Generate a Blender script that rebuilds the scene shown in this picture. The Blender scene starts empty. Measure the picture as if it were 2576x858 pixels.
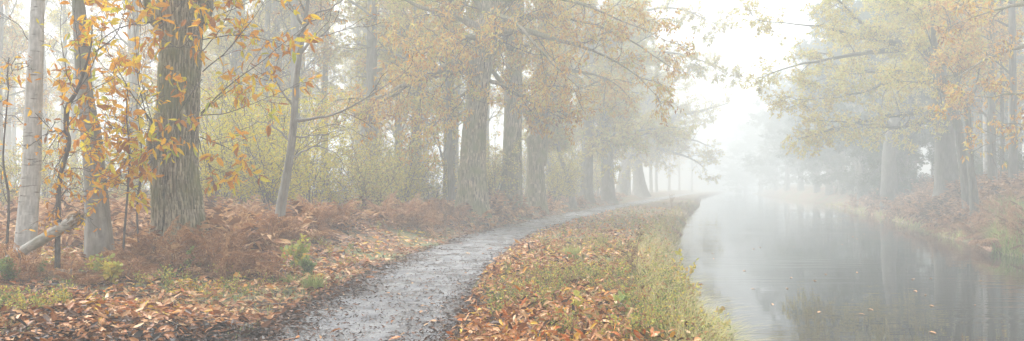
import bpy, math, time
import numpy as np
from mathutils import Vector
T0 = time.time()
rad = math.radians
C = bpy.context.scene.collection
rng = np.random.default_rng(11)

# ------------------------------------------------------------------ camera numbers (photo read in a 2576 px wide view)
FP, U0, V0, CAMZ = 2012.5, 1288.0, 470.4, 1.6
def at(u, v, D):
    return np.array([(u - U0) / FP * D, D, CAMZ + (V0 - v) / FP * D])

# ------------------------------------------------------------------ noise
def _hash(ix, iy, s=0):
    n = (ix.astype(np.int64) * 374761393 + iy.astype(np.int64) * 668265263 + s * 974711) & 0x7fffffff
    n = ((n ^ (n >> 13)) * 1274126177) & 0x7fffffff
    return ((n ^ (n >> 16)) & 0xffff) / 65535.0
def vnoise(x, y, s=0):
    x = np.asarray(x, float); y = np.asarray(y, float)
    ix, iy = np.floor(x), np.floor(y); fx, fy = x - ix, y - iy
    fx = fx * fx * (3 - 2 * fx); fy = fy * fy * (3 - 2 * fy)
    a, b = _hash(ix, iy, s), _hash(ix + 1, iy, s); c, d = _hash(ix, iy + 1, s), _hash(ix + 1, iy + 1, s)
    return (a * (1 - fx) + b * fx) * (1 - fy) + (c * (1 - fx) + d * fx) * fy - .5
def fbm(x, y, o=4, s=0):
    t = 0; a = 1.0
    for k in range(o):
        t = t + a * vnoise(x * 2 ** k, y * 2 ** k, s + k * 7); a *= .5
    return t
def sstep(a, b, x):
    t = np.clip((x - a) / (b - a), 0, 1); return t * t * (3 - 2 * t)

# ------------------------------------------------------------------ terrain curves (x as a function of distance y)
def curve(ys, xs):
    ys, xs = np.array(ys, float), np.array(xs, float)
    g = np.linspace(ys[0], ys[-1], 2400); v = np.interp(g, ys, xs)
    k = np.ones(41) / 41; vp = np.pad(v, 20, mode='edge')
    vs = np.convolve(vp, k, 'valid')
    return lambda y: np.interp(y, g, vs)
cx = curve([-40, 0, 8.3, 12.9, 18, 25, 36.6, 53, 80, 128, 200, 400], [-.6, -1.4, -1.65, -1.6, -1.3, -.6, 1.5, 5.4, 12.4, 25, 45, 100])
eL = curve([-40, 0, 10.4, 15.5, 22, 30, 50, 89, 140, 220, 400], [1.4, 1.8, 2.4, 3.15, 4.4, 6.1, 10.9, 20.8, 33, 56, 110])
eR = curve([-40, 0, 12, 22.5, 27, 40, 53, 100, 150, 230, 400], [12, 12.5, 13, 14.2, 15.6, 20.2, 24.6, 38, 49, 69, 125])
WATER = -.42
def height(x, y):
    x = np.asarray(x, float); y = np.asarray(y, float)
    c, l, r = cx(y), eL(y), eR(y); u = x - c
    n = fbm(x * .35, y * .35, 4, 3); n2 = fbm(x * 1.7, y * 1.7, 3, 9)
    left = (.2 + .3 * sstep(13, 24, y)) * sstep(-1.3, -3.4, u) + (.28 * n + .06 * n2) * sstep(-1.25, -3.2, u) + .35 * sstep(-6, -25, u)
    bankw = np.maximum(l - c, 1)
    mid = (.10 * n + .05 * n2 + .06) * sstep(1.25, 1.9, u)
    z = np.where(u < 0, left, mid)
    z = z - .035 * sstep(1.35, 1.0, np.abs(u))
    d = l - x + .25 * fbm(y * .8, y * 0 + 4, 3, 21)
    z = z * sstep(0, 1.2, d) + (-1.3) * (1 - sstep(-1.0, .55, d))
    s = x - r + .5 * fbm(y * .5, y * 0 + 7, 3, 5)
    zr = -1.3 + .95 * sstep(-.8, .25, s) + 1.75 * sstep(.2, 4.6, s) + 1.3 * sstep(4, 15, s) + (.3 * n + .08 * n2) * sstep(.3, 3, s)
    return np.where(s > -1.2, zr, z)

# ------------------------------------------------------------------ mesh builder
class MB:
    def __init__(s): s.v = []; s.f = []; s.n = 0
    def add(s, V, F, mat=0, rnd=None, smooth=True):
        V = np.asarray(V, float).reshape(-1, 3); F = np.asarray(F)
        if len(F) == 0: return
        if rnd is None: rnd = np.full(len(F), .5)
        s.v.append(V); s.f.append((F + s.n, mat, np.broadcast_to(rnd, (len(F),)), smooth)); s.n += len(V)
    def build(s, name, mats, parent=None):
        me = bpy.data.meshes.new(name)
        V = np.concatenate(s.v); me.vertices.add(len(V)); me.vertices.foreach_set('co', V.astype(np.float32).ravel())
        loops = np.concatenate([f.ravel() for f, *_ in s.f]).astype(np.int32)
        tot = np.concatenate([np.full(len(f), f.shape[1]) for f, *_ in s.f]).astype(np.int32)
        me.loops.add(len(loops)); me.loops.foreach_set('vertex_index', loops)
        me.polygons.add(len(tot)); st = np.concatenate([[0], np.cumsum(tot)[:-1]]).astype(np.int32)
        me.polygons.foreach_set('loop_start', st)
        me.polygons.foreach_set('material_index', np.concatenate([np.full(len(f), m) for f, m, r, q in s.f]).astype(np.int32))
        me.polygons.foreach_set('use_smooth', np.concatenate([np.full(len(f), q) for f, m, r, q in s.f]))
        a = me.attributes.new('rnd', 'FLOAT', 'FACE')
        a.data.foreach_set('value', np.concatenate([r for f, m, r, q in s.f]).astype(np.float32))
        me.update(calc_edges=True)
        for m in (mats if isinstance(mats, (list, tuple)) else [mats]): me.materials.append(m)
        o = bpy.data.objects.new(name, me); C.objects.link(o)
        if parent is not None:
            o.parent = parent
            if parent.type == 'EMPTY':
                o.matrix_parent_inverse = parent.matrix_world.inverted() if False else o.matrix_parent_inverse
        return o
def tag(o, label=None, cat=None, group=None, kind=None):
    for k, v in (('label', label), ('category', cat), ('group', group), ('kind', kind)):
        if v: o[k] = v
    return o
def empty(name, loc, label, cat, group=None):
    o = bpy.data.objects.new(name, None); o.location = [float(q) for q in loc]; o.empty_display_size = .3
    C.objects.link(o); return tag(o, label, cat, group)
def copy_tree(o, parent=None):
    c = o.copy(); C.objects.link(c); c.parent = parent
    for ch in [q for q in KIDS.get(o.name, [])]: copy_tree(ch, c)
    return c
KIDS = {}
def kid(parent, o):
    KIDS.setdefault(parent.name, []).append(o); return o

# ------------------------------------------------------------------ materials
def mat(name):
    m = bpy.data.materials.new(name); m.use_nodes = True; nt = m.node_tree; nt.nodes.clear()
    out = nt.nodes.new('ShaderNodeOutputMaterial'); return m, nt, out
def N(nt, t, **kw):
    n = nt.nodes.new(t)
    for k, v in kw.items():
        if k in n.inputs: n.inputs[k].default_value = v
        else: setattr(n, k, v)
    return n
def ramp(nt, stops, fac=None, interp='LINEAR'):
    r = nt.nodes.new('ShaderNodeValToRGB'); cr = r.color_ramp; cr.interpolation = interp
    while len(cr.elements) < len(stops): cr.elements.new(.5)
    for e, (p, c) in zip(cr.elements, stops): e.position = p; e.color = (*c, 1)
    if fac is not None: nt.links.new(fac, r.inputs[0])
    return r
def objcoord(nt, scale=(1, 1, 1)):
    tc = N(nt, 'ShaderNodeTexCoord'); mp = N(nt, 'ShaderNodeMapping'); mp.inputs['Scale'].default_value = scale
    nt.links.new(tc.outputs['Object'], mp.inputs[0]); return mp.outputs[0]
def leaf_mat(name, stops, trans=.35, rough=.55):
    m, nt, out = mat(name); L = nt.links.new
    at_ = N(nt, 'ShaderNodeAttribute', attribute_name='rnd')
    r = ramp(nt, stops, at_.outputs['Fac'])
    nz = N(nt, 'ShaderNodeTexNoise', Scale=45.0, Detail=2.0); L(objcoord(nt), nz.inputs['Vector'])
    hs = N(nt, 'ShaderNodeHueSaturation'); L(r.outputs[0], hs.inputs['Color'])
    mr = N(nt, 'ShaderNodeMapRange'); mr.inputs[3].default_value = .6; mr.inputs[4].default_value = 1.35
    L(nz.outputs['Fac'], mr.inputs[0]); L(mr.outputs[0], hs.inputs['Value'])
    p = N(nt, 'ShaderNodeBsdfPrincipled', Roughness=rough); p.inputs['Specular IOR Level'].default_value = .3
    t = N(nt, 'ShaderNodeBsdfTranslucent'); mx = N(nt, 'ShaderNodeMixShader'); mx.inputs[0].default_value = trans
    L(hs.outputs[0], p.inputs['Base Color']); L(hs.outputs[0], t.inputs['Color'])
    L(p.outputs[0], mx.inputs[1]); L(t.outputs[0], mx.inputs[2]); L(mx.outputs[0], out.inputs[0]); return m
def bark_mat(name, dark, light, moss=None, zs=.12, sc=28, bump=.5, mossamt=.5, bands=False):
    m, nt, out = mat(name); L = nt.links.new
    v = objcoord(nt, (1, 1, zs)); n1 = N(nt, 'ShaderNodeTexNoise', Scale=float(sc), Detail=5.0, Roughness=.6); L(v, n1.inputs['Vector'])
    r = ramp(nt, [(.32, dark), (.68, light)], n1.outputs['Fac']); col = r.outputs[0]
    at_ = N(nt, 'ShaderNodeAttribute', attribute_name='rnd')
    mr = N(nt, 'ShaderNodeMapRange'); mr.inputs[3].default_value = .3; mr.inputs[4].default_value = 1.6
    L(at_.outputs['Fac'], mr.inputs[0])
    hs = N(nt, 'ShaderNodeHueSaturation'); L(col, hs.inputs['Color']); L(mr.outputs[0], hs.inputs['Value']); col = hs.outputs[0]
    hsrc = n1.outputs['Fac']
    if bands:
        v3 = objcoord(nt, (1.2, 1.2, 9)); n3 = N(nt, 'ShaderNodeTexNoise', Scale=3.0, Detail=3.0); L(v3, n3.inputs['Vector'])
        r3 = ramp(nt, [(.62, (0, 0, 0)), (.70, (1, 1, 1))], n3.outputs['Fac'])
        mx = N(nt, 'ShaderNodeMix', data_type='RGBA'); L(r3.outputs[0], mx.inputs[0]); L(col, mx.inputs[6]); mx.inputs[7].default_value = (.12, .10, .085, 1); col = mx.outputs[2]
    if moss:
        n2 = N(nt, 'ShaderNodeTexNoise', Scale=1.7, Detail=4.0); L(objcoord(nt), n2.inputs['Vector'])
        r2 = ramp(nt, [(.62 - mossamt * .3, (0, 0, 0)), (.85 - mossamt * .2, (1, 1, 1))], n2.outputs['Fac'])
        mx = N(nt, 'ShaderNodeMix', data_type='RGBA'); L(r2.outputs[0], mx.inputs[0]); L(col, mx.inputs[6]); mx.inputs[7].default_value = (*moss, 1); col = mx.outputs[2]
    p = N(nt, 'ShaderNodeBsdfPrincipled', Roughness=.85); L(col, p.inputs['Base Color'])
    b = N(nt, 'ShaderNodeBump', Strength=bump, Distance=.03); L(hsrc, b.inputs['Height']); L(b.outputs[0], p.inputs['Normal'])
    L(p.outputs[0], out.inputs[0]); return m

BR, RU, OR, YE, GR = (.13, .055, .025), (.34, .12, .025), (.58, .25, .03), (.66, .44, .03), (.27, .36, .05)
M = {}
M['near_leaf'] = leaf_mat('near_chestnut_leaf', [(0, (.20, .08, .03)), (.2, (.42, .17, .03)), (.42, (.70, .30, .015)), (.62, (.78, .44, .02)), (.8, (.78, .62, .03)), (1, (.38, .46, .06))], .5)
M['rust_leaf'] = leaf_mat('rust_leaf', [(0, (.17, .07, .035)), (.3, (.54, .27, .065)), (.55, (.68, .44, .11)), (.78, (.70, .58, .15)), (1, (.44, .48, .14))], .5)
M['pale_leaf'] = leaf_mat('pale_yellow_leaf', [(0, (.30, .20, .08)), (.35, (.60, .46, .12)), (.7, (.66, .62, .18)), (1, (.26, .32, .10))], .5)
M['yellow_leaf'] = leaf_mat('yellow_leaf', [(0, (.50, .38, .05)), (.5, (.74, .62, .07)), (1, (.42, .46, .08))], .5)
M['green_leaf'] = leaf_mat('green_leaf', [(0, (.035, .06, .03)), (.6, (.07, .11, .045)), (1, (.16, .18, .06))], .5)
M['litter'] = leaf_mat('litter_leaf', [(0, (.02, .012, .008)), (.22, (.09, .04, .018)), (.42, (.34, .125, .035)), (.58, (.52, .25, .10)), (.75, (.68, .46, .25)), (.88, (.52, .13, .015)), (1, (.72, .50, .07))], .08, .5)
M['bracken'] = leaf_mat('bracken', [(0, (.11, .045, .018)), (.5, (.42, .20, .085)), (1, (.70, .46, .24))], .25, .7)
M['bracken_pale'] = leaf_mat('bracken_pale', [(0, (.10, .045, .02)), (.5, (.33, .165, .08)), (1, (.52, .32, .18))], .25, .7)
M['grass'] = leaf_mat('grass_blade', [(0, (.15, .21, .05)), (.35, (.33, .38, .10)), (.65, (.50, .46, .18)), (1, (.58, .46, .28))], .35)
M['weed'] = leaf_mat('weed_leaf', [(0, (.10, .16, .05)), (.3, (.28, .35, .10)), (.55, (.52, .50, .11)), (.75, (.70, .56, .09)), (.9, (.48, .28, .12)), (1, (.34, .13, .06))], .35)
M['bark'] = bark_mat('chestnut_bark', (.07, .055, .037), (.48, .41, .30), (.17, .18, .07), .10, 34, 1.0, .75)
M['bark_far'] = bark_mat('grey_bark', (.15, .14, .12), (.33, .31, .27), (.15, .16, .10), .15, 16, .6, .4)
M['bark_damp'] = bark_mat('damp_bark', (.08, .075, .065), (.21, .195, .17), (.10, .11, .07), .15, 16, .6, .4)
M['smooth'] = bark_mat('smooth_grey_bark', (.20, .19, .17), (.33, .31, .28), (.16, .17, .11), .5, 9, .2, .35)
M['birch'] = bark_mat('birch_bark', (.36, .35, .33), (.60, .58, .55), (.35, .34, .30), .6, 10, .2, .3, True)
M['twig'] = bark_mat('twig_bark', (.055, .045, .04), (.15, .13, .115), None, .5, 20, .1)
M['log'] = bark_mat('white_log_bark', (.26, .24, .21), (.52, .49, .44), (.12, .13, .06), 1, 9, .3, .3, True)
M['wood'] = bark_mat('rotten_wood', (.12, .07, .04), (.42, .33, .22), None, .3, 20, .8)
M['stalk'] = bark_mat('dry_stalk', (.14, .08, .05), (.34, .22, .14), None, .5, 20, .1)

def ground_mat():
    m, nt, out = mat('woodland_floor'); L = nt.links.new
    oc = objcoord(nt)
    wob = N(nt, 'ShaderNodeTexNoise', Scale=6.0, Detail=3.0); L(oc, wob.inputs['Vector'])
    mxv = N(nt, 'ShaderNodeMix', data_type='VECTOR'); mxv.inputs[0].default_value = .12; L(oc, mxv.inputs[4]); L(wob.outputs['Color'], mxv.inputs[5])
    vo = N(nt, 'ShaderNodeTexVoronoi', Scale=11.0); L(mxv.outputs[1], vo.inputs['Vector'])
    sep = N(nt, 'ShaderNodeSeparateColor'); L(vo.outputs['Color'], sep.inputs[0])
    r = ramp(nt, [(0, (.045, .03, .02)), (.3, (.11, .055, .03)), (.6, (.22, .10, .05)), (.85, (.30, .18, .10)), (1, (.34, .12, .04))], sep.outputs[0])
    n2 = N(nt, 'ShaderNodeTexNoise', Scale=.55, Detail=6.0, Roughness=.65); L(oc, n2.inputs['Vector'])
    r2 = ramp(nt, [(.47, (0, 0, 0)), (.60, (1, 1, 1))], n2.outputs['Fac'])
    n3 = N(nt, 'ShaderNodeTexNoise', Scale=24.0, Detail=4.0); L(oc, n3.inputs['Vector'])
    r3 = ramp(nt, [(.3, (.05, .065, .025)), (.7, (.20, .22, .08))], n3.outputs['Fac'])
    mx = N(nt, 'ShaderNodeMix', data_type='RGBA'); L(r2.outputs[0], mx.inputs[0]); L(r.outputs[0], mx.inputs[6]); L(r3.outputs[0], mx.inputs[7])
    p = N(nt, 'ShaderNodeBsdfPrincipled', Roughness=.8); L(mx.outputs[2], p.inputs['Base Color'])
    b = N(nt, 'ShaderNodeBump', Strength=.8, Distance=.04); L(n3.outputs['Fac'], b.inputs['Height']); L(b.outputs[0], p.inputs['Normal'])
    L(p.outputs[0], out.inputs[0]); return m
def path_mat():
    m, nt, out = mat('muddy_gravel'); L = nt.links.new
    oc = objcoord(nt)
    n1 = N(nt, 'ShaderNodeTexNoise', Scale=2.2, Detail=8.0, Roughness=.7); L(oc, n1.inputs['Vector'])
    r = ramp(nt, [(.32, (.09, .088, .09)), (.48, (.23, .228, .232)), (.6, (.30, .298, .30)), (.72, (.42, .415, .41))], n1.outputs['Fac'])
    n2 = N(nt, 'ShaderNodeTexNoise', Scale=60.0, Detail=5.0, Roughness=.7); L(oc, n2.inputs['Vector'])
    r2 = ramp(nt, [(.33, (.22, .20, .19)), (.5, (.85, .85, .85)), (.72, (1.3, 1.3, 1.32))], n2.outputs['Fac'])
    mx = N(nt, 'ShaderNodeMix', data_type='RGBA', blend_type='MULTIPLY'); mx.inputs[0].default_value = 1; L(r.outputs[0], mx.inputs[6]); L(r2.outputs[0], mx.inputs[7])
    at_ = N(nt, 'ShaderNodeAttribute', attribute_name='rnd')
    mx2 = N(nt, 'ShaderNodeMix', data_type='RGBA'); L(at_.outputs['Fac'], mx2.inputs[0]); L(mx.outputs[2], mx2.inputs[6]); mx2.inputs[7].default_value = (.065, .05, .045, 1)
    n4 = N(nt, 'ShaderNodeTexNoise', Scale=1.3, Detail=5.0); L(oc, n4.inputs['Vector'])
    rr = ramp(nt, [(.42, (.75,) * 3), (.56, (.18,) * 3)], n4.outputs['Fac'])
    p = N(nt, 'ShaderNodeBsdfPrincipled'); L(mx2.outputs[2], p.inputs['Base Color']); L(rr.outputs[0], p.inputs['Roughness'])
    b = N(nt, 'ShaderNodeBump', Strength=.9, Distance=.02); L(n2.outputs['Fac'], b.inputs['Height'])
    b2 = N(nt, 'ShaderNodeBump', Strength=.8, Distance=.06); n5 = N(nt, 'ShaderNodeTexNoise', Scale=9.0, Detail=4.0); L(oc, n5.inputs['Vector'])
    L(n5.outputs['Fac'], b2.inputs['Height']); L(b.outputs[0], b2.inputs['Normal']); L(b2.outputs[0], p.inputs['Normal'])
    L(p.outputs[0], out.inputs[0]); return m
def water_mat():
    m, nt, out = mat('still_canal_water'); L = nt.links.new
    p = N(nt, 'ShaderNodeBsdfPrincipled', Roughness=.004, IOR=1.33); p.inputs['Base Color'].default_value = (.018, .018, .014, 1)
    n1 = N(nt, 'ShaderNodeTexNoise', Scale=1.6, Detail=3.0); L(objcoord(nt, (.35, 2.2, 1)), n1.inputs['Vector'])
    n0 = N(nt, 'ShaderNodeTexNoise', Scale=.25, Detail=2.0); L(objcoord(nt, (.6, 1, 1)), n0.inputs['Vector'])
    r0 = ramp(nt, [(.42, (.12,) * 3), (.62, (1,) * 3)], n0.outputs['Fac'])
    b = N(nt, 'ShaderNodeBump', Distance=.011); L(r0.outputs[0], b.inputs['Strength']); L(n1.outputs['Fac'], b.inputs['Height']); L(b.outputs[0], p.inputs['Normal'])
    L(p.outputs[0], out.inputs[0]); return m

# ------------------------------------------------------------------ ground, path, water
def grid_faces(nr, nc):
    i = np.arange(nr - 1)[:, None] * nc + np.arange(nc - 1)[None]
    return np.stack([i, i + 1, i + nc + 1, i + nc], -1).reshape(-1, 4)
def steps(a, b, f0, f1, y0=8):
    out = [a]
    while out[-1] < b: out.append(out[-1] + f0 + f1 * max(0, abs(out[-1]) - y0))
    return np.array(out)
ys = np.concatenate([np.arange(-30, 6, 1.0), steps(6, 330, .13, .012)])
uu = np.concatenate([-np.geomspace(150, 9, 40), np.arange(-8.8, 9, .16), np.arange(9, 24, .3), np.arange(24, 60, .9), np.geomspace(60, 230, 30)])
Yg, Ug = np.meshgrid(ys, uu, indexing='ij'); Xg = cx(Yg) * 1.0 + Ug
g = MB(); g.add(np.stack([Xg, Yg, height(Xg, Yg)], -1), grid_faces(len(ys), len(uu)))
GROUND = g.build('ground', ground_mat()); tag(GROUND, 'leaf strewn woodland ground and canal banks', None, None, 'structure')
ys = np.concatenate([np.arange(-25, 6, .5), steps(6, 200, .06, .006)]); k = np.linspace(-1, 1, 41)
Yp, Kp = np.meshgrid(ys, k, indexing='ij')
wid = np.where(Kp < 0, 1.22 + .42 * fbm(Yp * .9, Yp * 0 + 1, 4, 31), 1.16 + .42 * fbm(Yp * .9, Yp * 0 + 5, 4, 37))
Up = Kp * wid
Xp = cx(Yp) + Up
Zp = .006 + .035 * fbm(Xp * 2.3, Yp * 2.3, 4, 50) * sstep(1, .8, np.abs(Kp)) - .035 * sstep(.3, 0, np.abs(np.abs(Up) - .55)) * .4 - .06 * sstep(.9, 1, np.abs(Kp))
pm = MB(); F = grid_faces(len(ys), 41)
mud = sstep(.55, .95, np.abs(Kp) + .5 * fbm(Xp * 1.5, Yp * 1.5, 4, 61)) ; mud = mud.ravel()[F[:, 0]] * .85
pm.add(np.stack([Xp, Yp, Zp], -1), F, rnd=mud)
tag(pm.build('towpath', path_mat()), 'grey muddy gravel path curving beside the canal', None, None, 'structure')
w = MB(); yw = np.concatenate([np.arange(-29, 320, 4.0)]); kk = np.linspace(0, 1, 9); Yw, Kw = np.meshgrid(yw, kk, indexing='ij')
Xw = (eL(Yw) - 1.2) * (1 - Kw) + (eR(Yw) + 1.2) * Kw
w.add(np.stack([Xw, Yw, np.full(Xw.shape, WATER)], -1), grid_faces(len(yw), 9))
tag(w.build('canal_water', water_mat()), 'still grey canal water with tree reflections', None, None, 'structure')

# ------------------------------------------------------------------ tubes, growth, leaves
def unit(a): return a / np.maximum(np.linalg.norm(a, axis=-1, keepdims=True), 1e-9)
def tubes(mb, P, R, s=5, m=0, rnd=None):
    P = np.asarray(P, float); R = np.asarray(R, float)
    if P.ndim == 2: P = P[None]; R = R[None]
    k, n, _ = P.shape; T = unit(np.gradient(P, axis=1))
    ref = np.where(np.abs(T.mean(1))[:, 2:3] > .75, [[1., .13, 0]], [[.07, .05, 1.]])[:, None]
    A = unit(np.cross(T, ref)); B = np.cross(T, A)
    th = np.linspace(0, 2 * np.pi, s, endpoint=False)
    V = P[:, :, None] + R[:, :, None, None] * (np.cos(th)[None, None, :, None] * A[:, :, None] + np.sin(th)[None, None, :, None] * B[:, :, None])
    base = (np.arange(k) * n * s)[:, None, None]; i = np.arange(n - 1)[None, :, None] * s; j = np.arange(s)[None, None]; j2 = (j + 1) % s
    F = np.stack([base + i + j, base + i + j2, base + i + s + j2, base + i + s + j], -1).reshape(-1, 4)
    if rnd is None: rnd = rng.uniform(.3, .7, len(F))
    mb.add(V, F, m, rnd)
def resample(P, n):
    P = np.asarray(P, float); d = np.concatenate([[0], np.cumsum(np.linalg.norm(np.diff(P[:, :3], axis=0), axis=1))]); d /= d[-1]
    t = np.linspace(0, 1, n)
    # smooth by Catmull-Rom on the parameter d
    out = np.empty((n, P.shape[1])); Q = np.vstack([2 * P[0] - P[1], P, 2 * P[-1] - P[-2]])
    for a, tt in enumerate(t):
        i = min(max(np.searchsorted(d, tt) - 1, 0), len(d) - 2); f = (tt - d[i]) / max(d[i + 1] - d[i], 1e-9)
        p0, p1, p2, p3 = Q[i], Q[i + 1], Q[i + 2], Q[i + 3]
        out[a] = .5 * (2 * p1 + (p2 - p0) * f + (2 * p0 - 5 * p1 + 4 * p2 - p3) * f * f + (3 * p1 - p0 - 3 * p2 + p3) * f ** 3)
    return out
def grow(P, R, k, length, ang=(35, 65), up=.1, n=6, wob=.16, grav=0., t0=.15, t1=1., rr=.55, flat=0., tip=.15):
    """k children on each of m parents; arrays (m,n,3) in, (m*k,n,3) out"""
    m, pn, _ = P.shape
    t = (t0 + (t1 - t0) * (np.arange(k)[None] + rng.uniform(0, 1, (m, k))) / k) * (pn - 1)
    i = np.clip(t.astype(int), 0, pn - 2); f = (t - i)[..., None]; r_ = np.arange(m)[:, None]
    p0 = P[r_, i] * (1 - f) + P[r_, i + 1] * f; T = unit(P[r_, i + 1] - P[r_, i])
    ra = (R[r_, i] * (1 - f[..., 0]) + R[r_, i + 1] * f[..., 0]) * rr
    q = rng.normal(size=(m, k, 3)); q[..., 2] *= (1 - flat); q = unit(q - (q * T).sum(-1, keepdims=True) * T)
    a = np.radians(rng.uniform(*ang, (m, k, 1)))
    d = unit(np.cos(a) * T + np.sin(a) * q + np.array([0, 0, up]))
    L = length * rng.uniform(.6, 1.15, (m, k)) * (1 - .45 * (t / (pn - 1)))
    p0 = p0.reshape(-1, 3); d = d.reshape(-1, 3); L = L.ravel(); ra = ra.ravel()
    out = np.empty((m * k, n, 3)); out[:, 0] = p0; p = p0.copy()
    for j in range(1, n):
        d = unit(d + wob * rng.normal(size=d.shape) + np.array([0, 0, -grav])); p = p + d * (L / (n - 1))[:, None]; out[:, j] = p
    rad_ = ra[:, None] * np.linspace(1, tip, n)[None]
    return out, rad_

def leaf_template(kind):
    if kind == 'long':   # chestnut: long pointed blade folded along its midrib, 6 faces
        V = np.array([(0, 0, 0), (.3, .17, .05), (.68, .155, .03), (1, 0, -.06), (.68, -.155, .03), (.3, -.17, .05), (.3, 0, 0), (.68, 0, -.02)])
        return V, [np.array([[0, 6, 1], [7, 3, 2], [0, 5, 6], [7, 4, 3]]), np.array([[6, 7, 2, 1], [5, 4, 7, 6]])]
    if kind == 'oval':
        V = np.array([(0, 0, 0), (.45, .27, .06), (1, 0, 0), (.45, -.27, .06)])
        return V, [np.array([[0, 2, 1], [0, 3, 2]])]
    if kind == 'slim':
        V = np.array([(0, 0, 0), (.45, .17, .05), (1, 0, -.03), (.45, -.17, .05)])
        return V, [np.array([[0, 2, 1], [0, 3, 2]])]
    if kind == 'round':
        V = np.array([(0, 0, 0), (.25, .30, .05), (.7, .30, .05), (1, 0, 0), (.7, -.30, .05), (.25, -.30, .05)])
        return V, [np.array([[0, 3, 2, 1], [0, 5, 4, 3]])]
def leaves(mb, pos, d, nrm, size, kind='long', m=0, rnd=None, curl=None):
    V, Fs = leaf_template(kind); n = len(pos)
    d = unit(d); s = unit(np.cross(nrm, d)); w_ = np.cross(d, s)
    if curl is None: curl = rng.uniform(-.5, 1.0, n)
    wid_ = rng.uniform(.6, 1.35, n)[:, None, None]
    lx = V[None, :, 0:1]; ly = V[None, :, 1:2] * wid_; lz = V[None, :, 2:3] * rng.uniform(.4, 2.2, n)[:, None, None] - curl[:, None, None] * lx * lx * .6
    W = pos[:, None] + size[:, None, None] * (lx * d[:, None] + ly * s[:, None] + lz * w_[:, None])
    W = W.reshape(-1, 3); rnd = rng.uniform(0, 1, n) if rnd is None else rnd
    off = 0
    for a, Fq in enumerate(Fs):
        F = (np.arange(n)[:, None, None] * len(V) + Fq[None]).reshape(-1, Fq.shape[1])
        if a == 0: mb.add(W, F, m, np.repeat(rnd, len(Fq)), False); base = mb.n - len(W)
        else: mb.f.append((F + base, m, np.repeat(rnd, len(Fq)), False))
def on_twigs(P, per, size, jit=.05, droop=.6, t0=.2):
    m, n, _ = P.shape
    t = rng.uniform(t0, 1, (m, per)) * (n - 1); i = np.clip(t.astype(int), 0, n - 2); f = (t - i)[..., None]; r_ = np.arange(m)[:, None]
    p = P[r_, i] * (1 - f) + P[r_, i + 1] * f; T = unit(P[r_, i + 1] - P[r_, i])
    p = p + rng.normal(size=p.shape) * jit
    d = unit(T * .5 + rng.normal(size=p.shape) * .8 + np.array([0, 0, -droop]))
    nr = rng.normal(size=p.shape) * .7 + np.array([0, 0, .5])
    sz = size * rng.uniform(.6, 1.2, (m, per))
    return p.reshape(-1, 3), d.reshape(-1, 3), nr.reshape(-1, 3), sz.ravel()

def trunk_mesh(mb, P, R, sides, m=0, ridge=0., nridge=20, burrs=(), flare=.35, lumps=.06):
    n = len(P); T = unit(np.gradient(P, axis=0)); A = unit(np.cross(T, [[.05, 1., .02]])); B = np.cross(T, A)
    th = np.linspace(0, 2 * np.pi, sides, endpoint=False)[None]; z = np.concatenate([[0], np.cumsum(np.linalg.norm(np.diff(P, axis=0), axis=1))])[:, None]
    sd = rng.integers(1000)
    cxn, cyn = np.cos(th), np.sin(th)
    base = 1 + lumps * (fbm(cxn * 1.3 + z * .6, cyn * 1.3 + z * .5, 3, sd) * 2)
    base = base + flare * np.exp(-z / .5) * (1 + .5 * np.cos(th * 5 + sd)) * .8
    rd = .5
    if ridge:
        wrp = fbm(cxn * 3 + z * 1.6, cyn * 3 - z * 1.3, 3, sd + 3) * 3.4 + .5 * fbm(th * 0 + z * 5, cxn * 4, 2, sd + 8)
        rr_ = np.abs(np.sin(th * nridge / 2 + wrp * 1.6 + .35 * np.sin(z * 2.1))) ** .8
        brk = fbm(np.cos(th) * 14 + z * 1.3, np.sin(th) * 14 + z * 9, 3, sd + 5)
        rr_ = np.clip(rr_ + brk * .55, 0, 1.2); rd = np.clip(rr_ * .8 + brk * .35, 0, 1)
    RR = R[:, None] * base + ridge * ((rd - .6) if ridge else 0)
    V = P[:, None] + RR[..., None] * (np.cos(th)[..., None] * A[:, None] + np.sin(th)[..., None] * B[:, None])
    for (bp, br, bh) in burrs:
        dd = V - np.asarray(bp); q = np.linalg.norm(dd, axis=-1); k_ = np.exp(-(q / br) ** 2)
        o_ = unit(V - P[:, None]); V = V + o_ * (bh * k_)[..., None] * (1 + .5 * fbm(V[..., 0] * 14, V[..., 2] * 14, 3, 4)[..., None])
    F = grid_faces(n, sides); i = np.arange(n - 1) * sides; seam = np.stack([i + sides - 1, i, i + sides, i + 2 * sides - 1], -1)
    F = np.concatenate([F, seam])
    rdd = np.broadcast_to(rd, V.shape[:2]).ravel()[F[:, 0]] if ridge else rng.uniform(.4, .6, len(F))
    mb.add(V, F, m, rdd)
def trunk_from_px(pts, D, H, nring, dy=0., w=1.0):
    """pts (u,v,width px) top to bottom; returns world polyline from the ground to height H and radii"""
    P = [np.append(at(u, v, D + dy * i), wd * w / FP * D / 2) for i, (u, v, wd) in enumerate(pts)]
    P = P[::-1]; b = P[0].copy(); dr = (P[1] - P[0])[:3]; dr = dr / max(dr[2], .05)
    gz = float(height(b[0], b[1])) - .12
    if b[2] > gz + .15: b[:3] = b[:3] - dr * (b[2] - gz) * .6; b[2] = gz; b[3] *= 1.06; P = [b] + P
    t = P[-1].copy(); dr = (P[-1] - P[-2])[:3]; dr = unit(dr + np.array([0, 0, 1.2]))
    r0 = t[3]; hh = H - t[2]
    if hh > .5:
        for f in (.25, .5, .75, 1.0):
            q = t.copy(); q[:3] = t[:3] + dr * hh * f + rng.normal(size=3) * [.12, .12, 0] * hh * .25; q[3] = r0 * (1 - .82 * f); P.append(q)
    Q = resample(np.array(P), nring); Q[:, 3] = np.maximum(Q[:, 3], .008)
    return Q[:, :3], Q[:, 3]

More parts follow.
